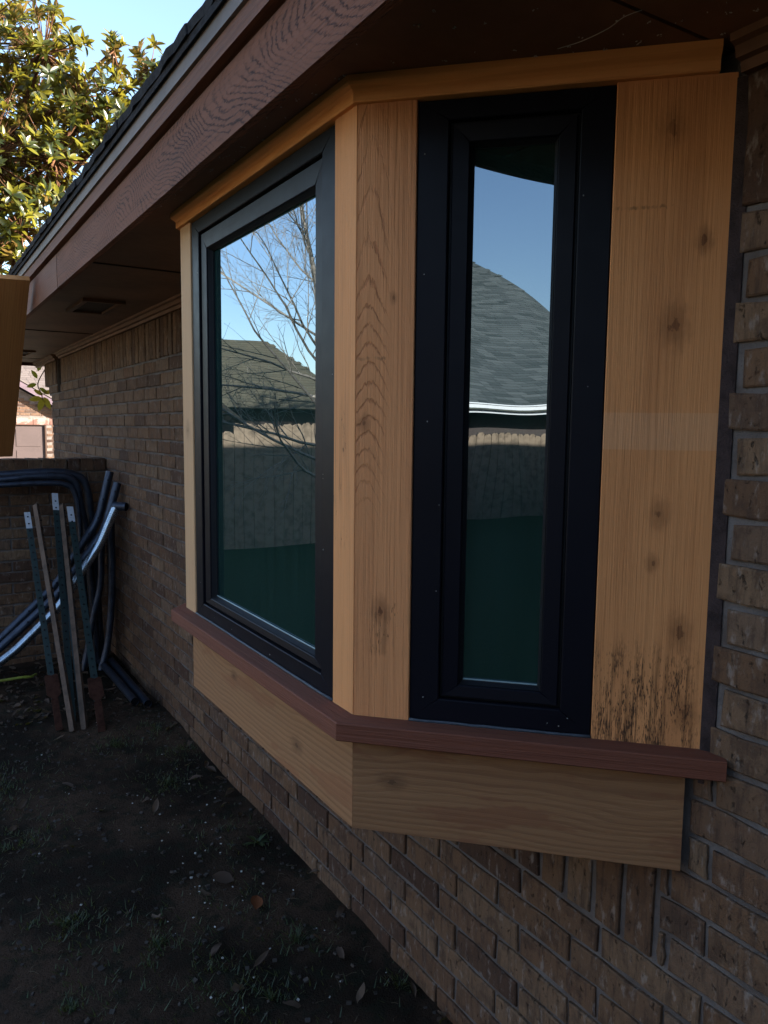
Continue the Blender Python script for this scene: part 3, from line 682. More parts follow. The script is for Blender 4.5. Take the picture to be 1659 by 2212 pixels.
def window(P, t, n, s0, s1, fo, so, gl, z0, z1, label, seed, steps, amp):
    """fo = outer frame width, so = sash width, gl = (top, bottom) glass heights"""
    fr = ring('window_frame', M['frame'], P, t, n, s0, s1, z0, z1, fo, -0.004, 0.075, bay, 0.002, wt=steps[0], wb=steps[1])
    fr['label'] = label
    a0, a1, b0, b1 = s0+fo, s1-fo, z0+steps[1], z1-steps[0]
    ring('frame_groove', M['bead'], P, t, n, a0+.0003, a1-.0003, b0+.0003, b1-.0003, 0.005, -0.020, 0.03, fr, 0.001)
    ring('sash', M['frame'], P, t, n, a0+.0055, a1-.0055, b0+.0055, b1-.0055, so-.012, -0.010, 0.05, fr, 0.002, wt=b1-gl[0]-.012, wb=gl[1]-b0-.012, inner=0.002)
    ring('glazing_gasket', M['bead'], P, t, n, s0+fo+so-.0065, s1-fo-so+.0065, gl[1]-.0065, gl[0]+.0065, 0.0065, -0.016, 0.03, fr, 0.001, inner=0.012)
    sp = MB()
    for (sa, sb_) in ((s0+fo+so+.0005, s1-fo-so-.0005),):
        pts = [P+t*sa+n*-.0305+Vector((0, 0, gl[1]+.0022)), P+t*sb_+n*-.0305+Vector((0, 0, gl[1]+.0022))]
        sp.tube(pts, 0.0017, 6)
    sp.build('spacer_bar', M['spacer'], fr)
    pane('glass_pane', P, t, n, s0+fo+so-.004, s1-fo-so+.004, gl[1]-.004, gl[0]+.004, -0.034, fr, amp, seed)
    return fr
fr1 = window(A, tF, nF, FY0, FY1, 0.062, 0.053, (2.160, 1.139), ZSILL+.003, ZT-.004, 'large black framed picture window reflecting bare tree and rooftops', 0.7, (0.040, 0.040), 0.00008)
fr2 = window(A, tS, nS, 0.1175, 0.4725, 0.0585, 0.045, (2.176, 1.149), ZSILL+.003, ZT-.004, 'tall narrow black casement window reflecting a shingle roof', 2.1, (0.036, 0.045), 0.00022)
fr3 = window(B, tE, nE, 0.1175, 0.4725, 0.0585, 0.045, (2.176, 1.149), ZSILL+.003, ZT-.004, 'narrow black casement window on the far side', 2.9, (0.036, 0.045), 0.00008)
for P, t, n, a, b in ((A, tF, nF, FY0, FY1), (A, tS, nS, 0.1175, 0.4725)):
    cb = MB(); k = 14
    cb.tube([P+t*(a+(b-a)*i/k)+n*(-0.001+R.uniform(-.0008, .0012))+Vector((0, 0, ZSILL+.0015+R.uniform(-.0005, .001))) for i in range(k+1)], 0.0034, 6)
    cb.build('caulk_bead', M['caulk'], bay, smooth=True)

for P, t, n, a, b in ((A, tF, nF, FY0, FY1), (A, tS, nS, 0.1175, 0.4725)):
    ds = MB()
    for i in range(11):
        z = R.uniform(ZSILL+.01, ZT-.02); sp0 = R.choice((R.uniform(a+.004, a+.055), R.uniform(b-.055, b-.004)))
        if i % 4 == 0: z = ZSILL+R.uniform(.006, .036); sp0 = R.uniform(a+.01, b-.01)
        q = R.uniform(.0006, .0016); ds.box(P+t*sp0+n*-.0036+Vector((0, 0, z)), (q, q, q*R.uniform(.8, 2)))
    ds.build('dust_specks', M['chip'], bay, kind='stuff')

# ------------------------------------------------------------ low brick wall
gw = thing('garden_wall', 'low dark brick garden wall joining the house at the far end of the yard', 'wall')
YW = 5.80
m = MB(); m.box2((-1.35, YW+0.0085, -0.3), (-0.002, YW+0.19, 1.345)); wcore = m.build('wall_core', M['mortar'], gw)
specs = []
for r in range(-1, 18):
    zb = 1.330-(r+1)*PZ+0.005
    if zb < -0.05: break
    k = 0; x = -0.012-(0 if r % 2 else 0.127)
    if r % 2 == 0: specs.append((-0.012-0.0585, zb+BH/2, 0.117, BH))
    while x > -1.2:
        L = BL; specs.append((x-L/2, zb+BH/2, L, BH)); x -= PY
place_bricks(specs, wcore, M['brick'], 260, 'y', YW)
x = -0.006
while x > -1.32:
    me, V, F = brick_mesh('cap_brick', 0.078, 0.084, T=0.2, seed=int(-x*1000)); me.materials.append(M['brick'])
    o = put('cap_brick', me, wcore); o.location = (x-0.04, YW-0.003+R.uniform(-.002, .002), 1.335+0.042+R.uniform(-.001, .0015)); o.rotation_euler = (0, R.uniform(-.01, .01), math.pi/2); x -= 0.0865

# leaning plank behind the low wall
pk = MB()
me = None
L, Wd, Tk = (Vector((-0.632, 4.55, 2.389))-Vector((-0.618, 5.80, 1.421))).length, 0.185, 0.030
V = []; UV = []
NZ = 12
for k in range(NZ+1):
    z = L*k/NZ; ww = Wd
    for (xx, yy, vv) in ((-Wd/2, Tk/2, .0), (-Wd/2, -Tk/2, 0.04), (-Wd/2+ww, -Tk/2, 0.04+ww), (-Wd/2+ww, Tk/2, .08+ww)): V.append((xx, yy, z)); UV.append((z, vv))
F = [(4*k+i, 4*k+(i+1) % 4, 4*k+4+(i+1) % 4, 4*k+4+i) for k in range(NZ) for i in range(4)]+[(3, 2, 1, 0), tuple(4*NZ+i for i in range(4))]
plank = mk('wood_plank', V, F, M['cedar_old'], None, uv=UV)
pb, ptp = Vector((-0.613, 5.80, 1.421)), Vector((-0.632, 4.55, 2.389))
pax = (ptp-pb).normalized(); psd = Vector((1, 0.05, 0)); psd = (psd-pax*psd.dot(pax)).normalized(); pn = pax.cross(psd)
plank.matrix_world = Matrix(((psd.x, pn.x, pax.x, pb.x-psd.x*Wd/2), (psd.y, pn.y, pax.y, pb.y-psd.y*Wd/2), (psd.z, pn.z, pax.z, pb.z-psd.z*Wd/2+.03), (0, 0, 0, 1)))
tag(plank, 'orange brown wooden plank propped on the low brick wall and leaning against the eave', 'plank')

# ------------------------------------------------------------ pipes and posts in the corner
def smooth_path(pts, n=6):
    pts = [Vector(p) for p in pts]; out = []
    P = [pts[0]]+pts+[pts[-1]]
    for i in range(1, len(P)-2):
        for k in range(n):
            t = k/n; a, b, c, d = P[i-1], P[i], P[i+1], P[i+2]
            out.append(0.5*((2*b)+(c-a)*t+(2*a-5*b+4*c-d)*t*t+(3*b-a-3*c+d)*t**3))
    out.append(pts[-1]); return out
def fillet(pts, r=0.05, n=5):
    pts = [Vector(p) for p in pts]; out = [pts[0]]
    for a, b, c in zip(pts[:-2], pts[1:-1], pts[2:]):
        p0 = b+(a-b).normalized()*r; p2 = b+(c-b).normalized()*r
        for k in range(n+1):
            t = k/n; out.append(p0*(1-t)**2+b*2*t*(1-t)+p2*t*t)
    return out+[pts[-1]]
def bent_pipe(label, pts, rad, mat, group, holes=False, open_end=False, collar=None, nm='bent_pipe', cat='pipe', kink=False):
    root = thing(nm, label, cat, group)
    p = fillet(pts) if kink else smooth_path(pts); m = MB(); m.tube(p, rad, 14, cap=False); tb = m.build('tube', mat, root, smooth=True)
    for idx in (0, -1):
        d = (p[idx]-p[1 if idx == 0 else -2]).normalized()
        c = MB(); c.tube([p[idx]-d*0.03, p[idx]-d*0.012], rad*0.9, 12); c.build('bore', M['pipe_in'], tb)
    if holes:
        acc = 0; nxt = 0.06; 
        hm = MB(); nh = 0
        dense = []
        for a, b in zip(p[:-1], p[1:]):
            k = max(1, int((b-a).length/0.01)); dense += [a.lerp(b, i/k) for i in range(k)]
        for a, b in zip(dense[:-1], dense[1:]):
            acc += (b-a).length
            if acc > nxt and nh < 9:
                nxt += 0.125; nh += 1
                d = (b-a).normalized(); tocam = (CAM-b).normalized(); o_ = (tocam-d*tocam.dot(d)).normalized()
                c = MB(); c.tube([b+o_*(rad*0.6), b+o_*(rad+.0006)], 0.0062, 8); c.build('bolt_hole', M['pipe_in'], tb)
    if collar is not None:
        for (i0, ln) in collar:
            k = min(len(p)-2, i0); d = (p[k+1]-p[k]).normalized(); c = MB(); c.tube([p[k], p[k]+d*ln], rad*1.13, 14); c.build('collar', mat, tb, smooth=False)
    return root
GP = 'bent steel pipes stacked in the corner'
bent_pipe('topmost level blue grey pipe along the low wall, bending down at right', [(-1.25, 5.66, 1.30), (-0.711, 5.66, 1.322), (-0.537, 5.66, 1.333), (-0.385, 5.66, 1.335), (-0.284, 5.66, 1.325), (-0.2, 5.66, 1.29), (-0.165, 5.66, 1.21), (-0.152, 5.66, 1.09), (-0.135, 5.65, 0.85), (-0.12, 5.62, 0.3), (-0.11, 5.6, 0.0)], 0.027, M['pipe'], GP)
bent_pipe('level blue grey pipe with a joint collar, in front of the topmost pipe', [(-1.25, 5.60, 1.26), (-0.711, 5.60, 1.295), (-0.537, 5.60, 1.31), (-0.385, 5.60, 1.312), (-0.30, 5.60, 1.30), (-0.245, 5.60, 1.24), (-0.222, 5.60, 1.10), (-0.185, 5.61, 0.90), (-0.16, 5.58, 0.4), (-0.15, 5.55, 0.0)], 0.026, M['pipe'], GP, collar=[(16, .045)])
bent_pipe('lowest of the three level blue grey pipes, bending down leftmost', [(-1.25, 5.56, 1.235), (-0.714, 5.56, 1.262), (-0.417, 5.56, 1.268), (-0.31, 5.56, 1.250), (-0.262, 5.56, 1.19), (-0.243, 5.56, 1.05), (-0.236, 5.55, 0.859), (-0.22, 5.53, 0.4), (-0.21, 5.5, 0.0)], 0.0185, M['pipe'], GP)
bent_pipe('dark bent pipe with bolt holes, highest of the three slanting down to the left', [(-0.060, 5.42, 1.345), (-0.150, 5.40, 1.025), (-0.425, 5.40, 0.612), (-0.77, 5.40, 0.286), (-1.1, 5.4, 0.05)], 0.0265, M['pipe'], GP, holes=True, kink=True)
bent_pipe('dark bent pipe with bolt holes, middle of the three slanting down to the left', [(-0.036, 5.32, 1.275), (-0.130, 5.3, 0.965), (-0.432, 5.3, 0.565), (-0.781, 5.3, 0.256), (-1.05, 5.3, 0.06)], 0.0265, M['pipe'], GP, holes=True, kink=True)
sp_ = bent_pipe('shiny galvanised bent pipe with an open socket at its upper end', [(-0.078, 5.20, 1.125), (-0.182, 5.2, 0.890), (-0.45, 5.2, 0.495), (-0.70, 5.2, 0.258), (-1.0, 5.2, 0.05)], 0.0275, M['pipe_shiny'], GP, kink=True)
m = MB(); m.tube([(-0.088, 5.21, 1.132), (-0.020, 5.155, 1.128)], 0.029, 16, cap=False); so_ = m.build('socket', M['pipe'], sp_, smooth=True)
m = MB(); m.tube([(-0.070, 5.20, 1.1315), (-0.0205, 5.1555, 1.128)], 0.025, 16); m.build('socket_bore', M['pipe_in'], so_)
bent_pipe('upright blue grey pipe close to the house wall behind the slanting pipes', [(-0.064, 5.42, 1.10), (-0.066, 5.4, 0.933), (-0.068, 5.4, 0.675), (-0.079, 5.4, 0.425), (-0.114, 5.38, 0.177), (-0.167, 5.36, 0.0)], 0.023, M['pipe'], GP)
bent_pipe('thin upright grey pipe leaning left behind the posts', [(-0.10, 5.5, 0.95), (-0.115, 5.5, 0.774), (-0.131, 5.48, 0.563), (-0.184, 5.46, 0.366), (-0.227, 5.44, 0.168), (-0.27, 5.42, 0.0)], 0.022, M['pipe'], GP)
GG = 'pipe ends lying on the ground'
bent_pipe('blue grey pipe end lying on the ground, further from the wall of the two', [(-0.144, 4.535, 0.034), (-0.144, 4.9, 0.034), (-0.15, 5.45, 0.034)], 0.024, M['pipe'], GG, nm='straight_pipe')
bent_pipe('blue grey pipe end lying on the ground right beside the house wall', [(-0.085, 4.47, 0.03), (-0.083, 4.9, 0.03), (-0.08, 5.45, 0.03)], 0.023, M['pipe'], GG, nm='straight_pipe')
hs = MB(); hs.tube(smooth_path([(-1.0, 5.40, 0.02), (-0.783, 5.375, 0.024), (-0.66, 5.36, 0.03), (-0.60, 5.38, 0.02), (-0.56, 5.45, 0.01)]), 0.009, 8)
tag(hs.build('hose', M['hose'], smooth=True), 'thin yellow green hose on the ground below the low brick wall', 'hose')

def tpost(label, base, top, body, tip, plate=None, wid=0.034, rot=0.0, tipmat='post_white'):
    root = thing('fence_post', label, 'post', 'steel fence posts leaning in the corner')
    b, tp = Vector(base), Vector(top); ax = (tp-b).normalized(); L = (tp-b).length
    side = ax.cross(Vector((0, -1, 0))).normalized(); side = (Matrix.Rotation(rot, 3, ax) @ side)
    fwd = side.cross(ax).normalized()
    if fwd.y > 0: fwd = -fwd
    Mx = Matrix((side, fwd, ax)).transposed()
    def bx(m, s, f, z, d): m.box(b+side*s+fwd*f+ax*z, d, Mx)
    Lb = L-(tip if tip else 0)
    m = MB(); bx(m, 0, 0, Lb/2, (wid, 0.005, Lb)); bx(m, 0, -0.016, Lb/2, (0.005, 0.030, Lb)); bd = m.build('shaft', body, root)
    if tip:
        m = MB(); bx(m, 0, 0, L-tip/2, (wid+.001, 0.0055, tip)); bx(m, 0, -0.016, L-tip/2, (0.0055, 0.0305, tip)); m.build('painted_tip', M[tipmat], root)
    z = 0.35
    st = []
    while z < L-0.03:
        m = MB(); bx(m, 0, 0.0045, z, (0.009, 0.007, 0.007)); m.build('stud', M['bead'] if z < L-0.14 else M['pipe_in'], bd); z += 0.054
    if plate:
        m = MB(); zc, wp, hp = plate; pts = [(-wp/2, -hp*0.3), (-wp*0.12, -hp*0.52), (wp*0.12, -hp*0.52), (wp/2, -hp*0.3), (wp*0.45, hp*0.42), (wp*0.3, hp*0.5), (0.0, hp*0.44), (-wp*0.3, hp*0.5), (-wp*0.48, hp*0.45)]
        V = [b+side*p+fwd*(o)+ax*(zc+q) for o in (0.007, 0.003) for p, q in pts]; n_ = len(pts)
        m.add(V, [tuple(range(n_)), tuple(reversed(range(n_, 2*n_)))]+[(i, n_+i, n_+(i+1) % n_, (i+1) % n_) for i in range(n_)]); m.build('anchor_plate', M['rust'], root)
        m = MB(); bx(m, 0, 0.001, zc/2-hp*.25, (wid+.002, 0.006, zc-hp*.5)); m.build('rusty_foot', M['rust'], root)
    return root
tpost('leftmost dark green steel post with short white tip and rusty anchor plate', (-0.588, 4.379, 0), (-0.590, 5.35, 1.100), M['post_green'], 0.125, (0.26, 0.075, 0.15))
tpost('tan brown steel post second from left, full height without white tip', (-0.515, 4.339, 0), (-0.535, 5.3, 1.158), M['post_brown'], 0.0, rot=0.95, wid=0.030)
tpost('tallest dark green post with a white tip, in the middle of the bundle', (-0.500, 4.487, 0), (-0.392, 5.55, 1.200), M['post_green'], 0.14, wid=0.036)
tpost('plain dark green post without white tip, between tallest post and brown post', (-0.458, 4.40, 0), (-0.375, 5.52, 1.05), M['post_green'], 0.0, rot=-0.3)
tpost('reddish brown steel post right of the tallest green post', (-0.455, 4.335, 0), (-0.356, 5.45, 1.135), M['post_brown'], 0.0, rot=0.9, wid=0.026)
tpost('rightmost dark green studded post with white tip and rusty spade plate', (-0.394, 4.242, 0), (-0.325, 5.4, 1.120), M['post_green'], 0.13, (0.26, 0.08, 0.15), wid=0.038)
# ------------------------------------------------------------ magnolia
def leaf_mesh(name, L=0.15, W=0.055, curl=0.25, rnd=0.0, mat=None, droop=0.25):
    n = 4; V = []; F = []
    for i in range(n+1):
        t = i/n; w_ = W/2*math.sin(math.pi*min(1, t*0.86+0.10))**0.8*(1 if i < n else 0.15)
        if i == 0: w_ = W*0.06
        zc = -droop*L*t*t
        V += [(t*L, -w_, zc+w_*curl), (t*L, 0, zc), (t*L, w_, zc+w_*curl)]
    for i in range(n):
        a = 3*i; F += [(a, a+3, a+4, a+1), (a+1, a+4, a+5, a+2)]
    return V, F
LV = [leaf_mesh('leaf', 0.135+0.012*k, 0.046+0.005*k, 0.2+0.15*(k % 3), droop=0.05+0.12*(k % 3)) for k in range(4)]
mag = thing('magnolia_tree', 'large evergreen magnolia tree with glossy yellow green leaves beyond the eave against pale sky', 'tree', loc=(0, 0, 0))
mx, my = -0.35, 10.9
tr = MB(); tr.tube(smooth_path([(mx-.05, my, -0.1), (mx, my, 1.2), (mx-.06, my+.05, 2.4), (mx+.02, my, 3.8), (mx, my, 5.2), (mx-.05, my+.02, 6.9)]), [0.17-0.14*i/30 for i in range(31)], 10); tr.build('trunk', M['bark_brown'], mag, smooth=True)
blobs = [  # centre, radii, clusters   (a rounded crown with separate sprays on the house side)
 ((-0.5, 10.6, 6.0), (1.3, 1.1, 1.3), 150), ((0.35, 10.1, 5.9), (0.48, .6, 0.75), 62), ((-0.3, 10.3, 4.7), (1.0, 1.0, 1.0), 125), ((0.42, 10.1, 4.75), (0.62, .6, 0.62), 58),
 ((0.05, 10.2, 3.9), (0.55, .7, 0.5), 42), ((-0.5, 10.3, 3.3), (0.75, .8, 0.6), 50), ((-1.4, 11.0, 5.0), (1.2, 1.2, 2.0), 90),
 ((1.0, 10.0, 5.55), (0.40, .4, 0.32), 22), ((0.98, 10.0, 5.08), (0.42, .4, 0.30), 22), ((1.08, 9.9, 6.05), (0.13, .2, 0.30), 8),
 ((1.52, 10.0, 5.95), (0.20, .25, 0.50), 15), ((1.85, 10.0, 5.95), (0.28, .25, 0.30), 14), ((1.45, 10.0, 5.55), (0.30, .3, 0.22), 11), ((0.75, 10.0, 5.3), (.35, .4, .4), 18),
 ((-0.1, 11.2, 5.6), (1.2, .8, 1.6), 80)]
tips = []
for c, r, n in blobs:
    for _ in range(int(n*1.55)):
        while True:
            p = Vector((R.uniform(-1, 1), R.uniform(-1, 1), R.uniform(-1, 1)))
            if 0.25 < p.length < 1: break
        tips.append((Vector((c[0]+p.x*r[0], c[1]+p.y*r[1], c[2]+p.z*r[2])), p.normalized(), Vector(c)))
for (px_, pz_) in ((0.03, 2.10), (0.10, 1.93), (0.06, 2.02)):          # low sprig seen past the wall end
    pass
br = MB()
for c, r, n in blobs:
    c = Vector(c); st = Vector((mx, my, max(1.5, c.z-1.4)))
    md = st.lerp(c, 0.5)+Vector((R.uniform(-.1, .1), R.uniform(-.1, .1), -0.10))
    br.tube(smooth_path([st, md, c], 4), [0.055-0.04*i/8 for i in range(9)], 6)
for p, d, c in tips:
    s = c.lerp(p, 0.15); br.tube([s, s.lerp(p, .55)+Vector((0, 0, -.03)), p], [0.008, 0.006, 0.003], 4, cap=False)
br.build('branches', M['bark_brown'], mag, smooth=True)
leaves = []
for p, d, c in tips:
    ax = (d+Vector((0, 0, 0.7))+Vector((R.uniform(-.4, .4), R.uniform(-.4, .4), 0))).normalized()
    k0 = R.uniform(0, 6.28); n = R.randint(9, 13); tone = R.random()
    for i in range(n):
        an = k0+i*2.4+R.uniform(-.3, .3); el = R.uniform(0.0, 0.95); 
        o1 = ax.orthogonal().normalized(); o2 = ax.cross(o1)
        dr = ((o1*math.cos(an)+o2*math.sin(an))*math.cos(el)+ax*math.sin(el)).normalized()
        sd_ = dr.cross(ax).normalized(); nr = sd_.cross(dr)
        Mx = Matrix((dr, -sd_, nr)).transposed()
        s = R.uniform(0.6, 0.98)
        leaves.append((p-ax*R.uniform(0, .06), Mx, s, min(.999, max(0, tone*0.65+R.uniform(0, .35)))))
leaves.sort(key=lambda q: (q[0]-CAM).length if abs((q[0]-CAM).dot(rr)/(q[0]-CAM).dot(_fw)) < 0.5 and (q[0]-CAM).dot(uu)/(q[0]-CAM).dot(_fw) < .66 else 99)
lme = []
for k in range(12):
    V, F = LV[k % 4]; m = MB(); m.add(V, F, a=k/12.0); me = m.mesh('leaf', smooth=True, attr=True); me.materials.append(M['leaf']); lme.append(me)
rest = MB()
for i, (p, Mx, s, tone) in enumerate(leaves):
    if i < 290:
        o = put('leaf', lme[int(tone*12)], mag); o.matrix_world = Matrix.Translation(p) @ Mx.to_4x4() @ Matrix.Scale(s, 4)
    else:
        V, F = LV[i % 4]; rest.add([p+Mx @ (Vector(v)*s) for v in V], F, a=tone)
me = rest.mesh('foliage', smooth=True, attr=True); me.materials.append(M['leaf']); put('foliage', me, mag, None, 'stuff')
# low sprig with golden leaves by the wall end
sprig = thing('magnolia_sprig', 'small hanging sprig of golden leaves at the far end of the brick wall', 'branch')
m = MB(); m.tube(smooth_path([(0.35, 9.5, 2.6), (0.12, 9.35, 2.25), (0.045, 9.3, 2.1), (0.075, 9.3, 2.0), (0.09, 9.3, 1.93)]), 0.006, 5); m.build('twig', M['bark_brown'], sprig)
for (x, z, dx, dz, s, g) in ((0.04, 2.16, -.5, .9, .8, 1), (0.03, 2.10, -.9, -.3, .8, 1), (0.06, 2.06, .7, -.5, .8, 1), (0.08, 1.95, -1, -.15, 1.0, 0), (0.09, 1.95, -.3, -1, 1.15, 0), (0.10, 1.96, .5, -.9, 1.1, 0), (0.09, 1.98, -.7, .5, .8, 0), (0.05, 2.24, .3, .9, .8, 1), (0.10, 2.0, .9, .3, .8, 0)):
    V, F = leaf_mesh('leaf', 0.13, 0.06, 0.2); d = Vector((dx, -0.15, dz)).normalized(); nn_ = Vector((0.1, -1, 0.25)).normalized(); sdv = nn_.cross(d).normalized(); nn_ = d.cross(sdv)
    Mx = Matrix((d, sdv, nn_)).transposed(); m = MB(); m.add([Vector((x, 9.3, z))+Mx @ (Vector(v)*s) for v in V], F, a=R.random()); m.build('leaf', M['leaf_gold'] if not g else M['leaf'], sprig, smooth=True, attr=True)

# ------------------------------------------------------------ neighbour with garage, beyond the low wall
ng = thing('neighbour_house', 'distant pink brown brick house with mauve garage door and pale shingle roof', 'house')
YN = 22.0
m = MB(); m.box2((-4.2, YN+0.012, -0.6), (-3.6, YN+8, 2.3)); m.box2((1.94, YN+0.012, -0.6), (6.5, YN+8, 1.70)); m.box2((-3.6, YN+0.10, 1.65), (1.94, YN+8, 1.70)); 
# gable wall as a prism: peak at x=-1.2
pk_x, pk_z, rz0 = -1.4, 4.22, 1.9
V = [(x, yy, z) for yy in (YN+0.012, YN+0.3) for x, z in ((-4.2, 1.65), (3.0, 1.65), (3.0, 1.64), (pk_x, pk_z), (-5.8, 1.64))]
m.add([(x, yy, z) for yy in (YN+0.012, YN+0.3) for x, z in ((-3.6, 1.65), (2.95, 1.65), (pk_x, pk_z-.05), (-5.7, 1.65))], [(0, 3, 2, 1), (4, 5, 6, 7), (0, 1, 5, 4), (1, 2, 6, 5), (2, 3, 7, 6)])
nwall = m.build('wall', M['mortar'], ng)
specs = []
def rake_z(x): return pk_z-0.588*abs(x-pk_x)
zz = -0.3; rw = 0
while zz < 3.4:
    x = 0.2+(0.127 if rw % 2 else 0)
    while x < 3.2:
        xc = x+BL/2
        ok = zz+0.08 < rake_z(xc+0.14)-0.02 and not (zz < 1.86 and xc-BL/2 < 1.94) if zz >= 1.6 else xc-BL/2 > 1.935
        if ok: specs.append((xc, zz+BH/2, BL, BH))
        x += PY
    zz += PZ; rw += 1
place_bricks(specs, nwall, M['brick_far'], 290, 'y', YN)
x = -3.6                                        # flat stones over the garage door
while x < 2.6:
    wd = R.uniform(0.22, 0.42); m = MB(); m.box2((x+.006, YN-.012, 1.668), (min(x+wd, 2.62)-.006, YN+.03, 1.85+R.uniform(-.01, .01))); m.build('lintel_stone', M['stone'], nwall); x += wd
gd = MB(); gd.box2((-3.55, YN+.06, -0.6), (1.925, YN+.09, 1.655)); gdo = gd.build('garage_door', M['garage'], ng)
for r in range(4):
    for c in range(8):
        x0 = 1.87-(c+1)*0.675; z0 = 1.60-(r+1)*0.545
        m = MB(); m.box2((x0+.045, YN+.045, z0+.05), (x0+.63, YN+.0595, z0+.49)); m.build('door_panel', M['garage'], gdo)
m = MB(); m.box2((1.925, YN-.004, -0.6), (1.962, YN+.05, 1.66)); m.box2((-3.6, YN-.004, 1.6555), (1.962, YN+.05, 1.667)); m.build('door_trim', M['dark_mesh'], gdo)
def rake(x0, x1):
    V = []
    for yy in (YN-0.32, YN-0.29):
        for x, dz in ((x0, 0), (x1, 0), (x1, 0.17), (x0, 0.17)): V.append((x, yy, rake_z(x)+dz))
    return V
mk('rake_board', rake(pk_x, 3.4), [(0, 1, 2, 3), (7, 6, 5, 4), (0, 4, 5, 1), (1, 5, 6, 2), (2, 6, 7, 3), (3, 7, 4, 0)], M['purple_rake'], ng)
mk('rake_board', rake(pk_x-.001, -6.0), [(3, 2, 1, 0), (4, 5, 6, 7), (1, 5, 4, 0), (2, 6, 5, 1), (3, 7, 6, 2), (0, 4, 7, 3)], M['purple_rake'], ng)
sofv = [(pk_x, YN-.29, rake_z(pk_x)+.04), (3.4, YN-.29, rake_z(3.4)+.04), (3.4, YN+.02, rake_z(3.4)+.04), (pk_x, YN+.02, rake_z(pk_x)+.04)]
sofv += [(x, y_, z+.02) for x, y_, z in sofv]
mk('rake_soffit', sofv, [(0, 1, 2, 3), (7, 6, 5, 4), (0, 4, 5, 1), (1, 5, 6, 2), (2, 6, 7, 3), (3, 7, 4, 0)], M['purple_rake'], ng)
# garage roof planes running back, and the big roof behind facing the yard
def slab_roof(name, a, b, c, d, mat, parent, th=0.05):
    a, b, c, d = map(Vector, (a, b, c, d)); n = (b-a).cross(d-a).normalized(); n = n if n.z > 0 else -n
    V = [a, b, c, d]+[v-n*th for v in (a, b, c, d)]
    o = mk(name, V, [(0, 1, 2, 3), (7, 6, 5, 4), (0, 4, 5, 1), (1, 5, 6, 2), (2, 6, 7, 3), (3, 7, 4, 0)], mat, parent)
    me = o.data; bm = bmesh.new(); bm.from_mesh(me); bmesh.ops.recalc_face_normals(bm, faces=bm.faces); bm.to_mesh(me); bm.free(); return o
slab_roof('roof', (pk_x, YN-.32, pk_z+.20), (3.4, YN-.32, rake_z(3.4)+.20), (3.4, YN+6, rake_z(3.4)+.20), (pk_x, YN+6, pk_z+.20), M['shingle_lilac'], ng)
slab_roof('roof', (pk_x, YN-.32, pk_z+.20), (-6.0, YN-.32, rake_z(-6.0)+.20), (-6.0, YN+6, rake_z(-6.0)+.20), (pk_x, YN+6, pk_z+.20), M['shingle_lilac'], ng)
def shingle_field(org, along, up, nA, nU, tw, ex, mat, parent, cap, keep=None, name='shingle', th=0.012):
    """overlapping tabs on a slope: org corner, unit vectors along / up, exposure ex"""
    org, along, up = Vector(org), Vector(along).normalized(), Vector(up).normalized(); n = along.cross(up).normalized()
    if n.z < 0: n = -n
    rest = MB(); cnt = 0; Mx = Matrix((along, up, n)).transposed(); cache = {}
    for j in range(nU):
        x = -(j % 2)*tw*0.5+R.uniform(-.03, .03)
        while x < nA:
            w_ = tw*R.choice((0.7, 1.0, 1.3)); c = org+along*(x+w_/2)+up*(j*ex+ex*0.55)+n*th*0.8
            if keep is None or keep(c):
                tilt = Matrix.Rotation(-0.075, 3, 'X')
                if cnt < cap:
                    key = round(w_, 2)
                    if key not in cache:
                        m = MB(); m.box((0, 0, 0), (w_-0.008, ex*1.2, th)); cache[key] = m.mesh('shingle', attr=True); cache[key].materials.append(mat)
                    o = put(name, cache[key], parent); o.matrix_world = Matrix.Translation(c) @ (Mx @ tilt).to_4x4(); cnt += 1
                else: rest.box(c, (w_-0.008, ex*1.2, th), Mx @ tilt, a=R.random())
            x += w_
    if rest.v:
        me = rest.mesh('shingles', attr=True); me.materials.append(mat); put('shingle_field', me, parent, None, 'stuff')
# main roof rises behind the gable: slope facing -y
S2 = 0.62
slab_roof('roof', (1.2, YN+1.2, 1.75), (9.5, YN+1.2, 1.75), (9.5, YN+6.2, 1.75+5*S2), (1.2, YN+6.2, 1.75+5*S2), M['shingle_lilac'], ng)
slab_roof('roof', (-9, YN+4.6, 3.0), (1.2, YN+4.6, 3.0), (1.2, YN+7.6, 3.0+3*S2), (-9, YN+7.6, 3.0+3*S2), M['shingle_lilac'], ng)
upv = Vector((0, 1, S2)).normalized()
shingle_field((1.25, YN+1.2, 1.755), (1, 0, 0), upv, 2.6, 32, 0.30, 0.135, M['shingle_lilac'], ng, 290, keep=lambda c: c.z > 1.9)

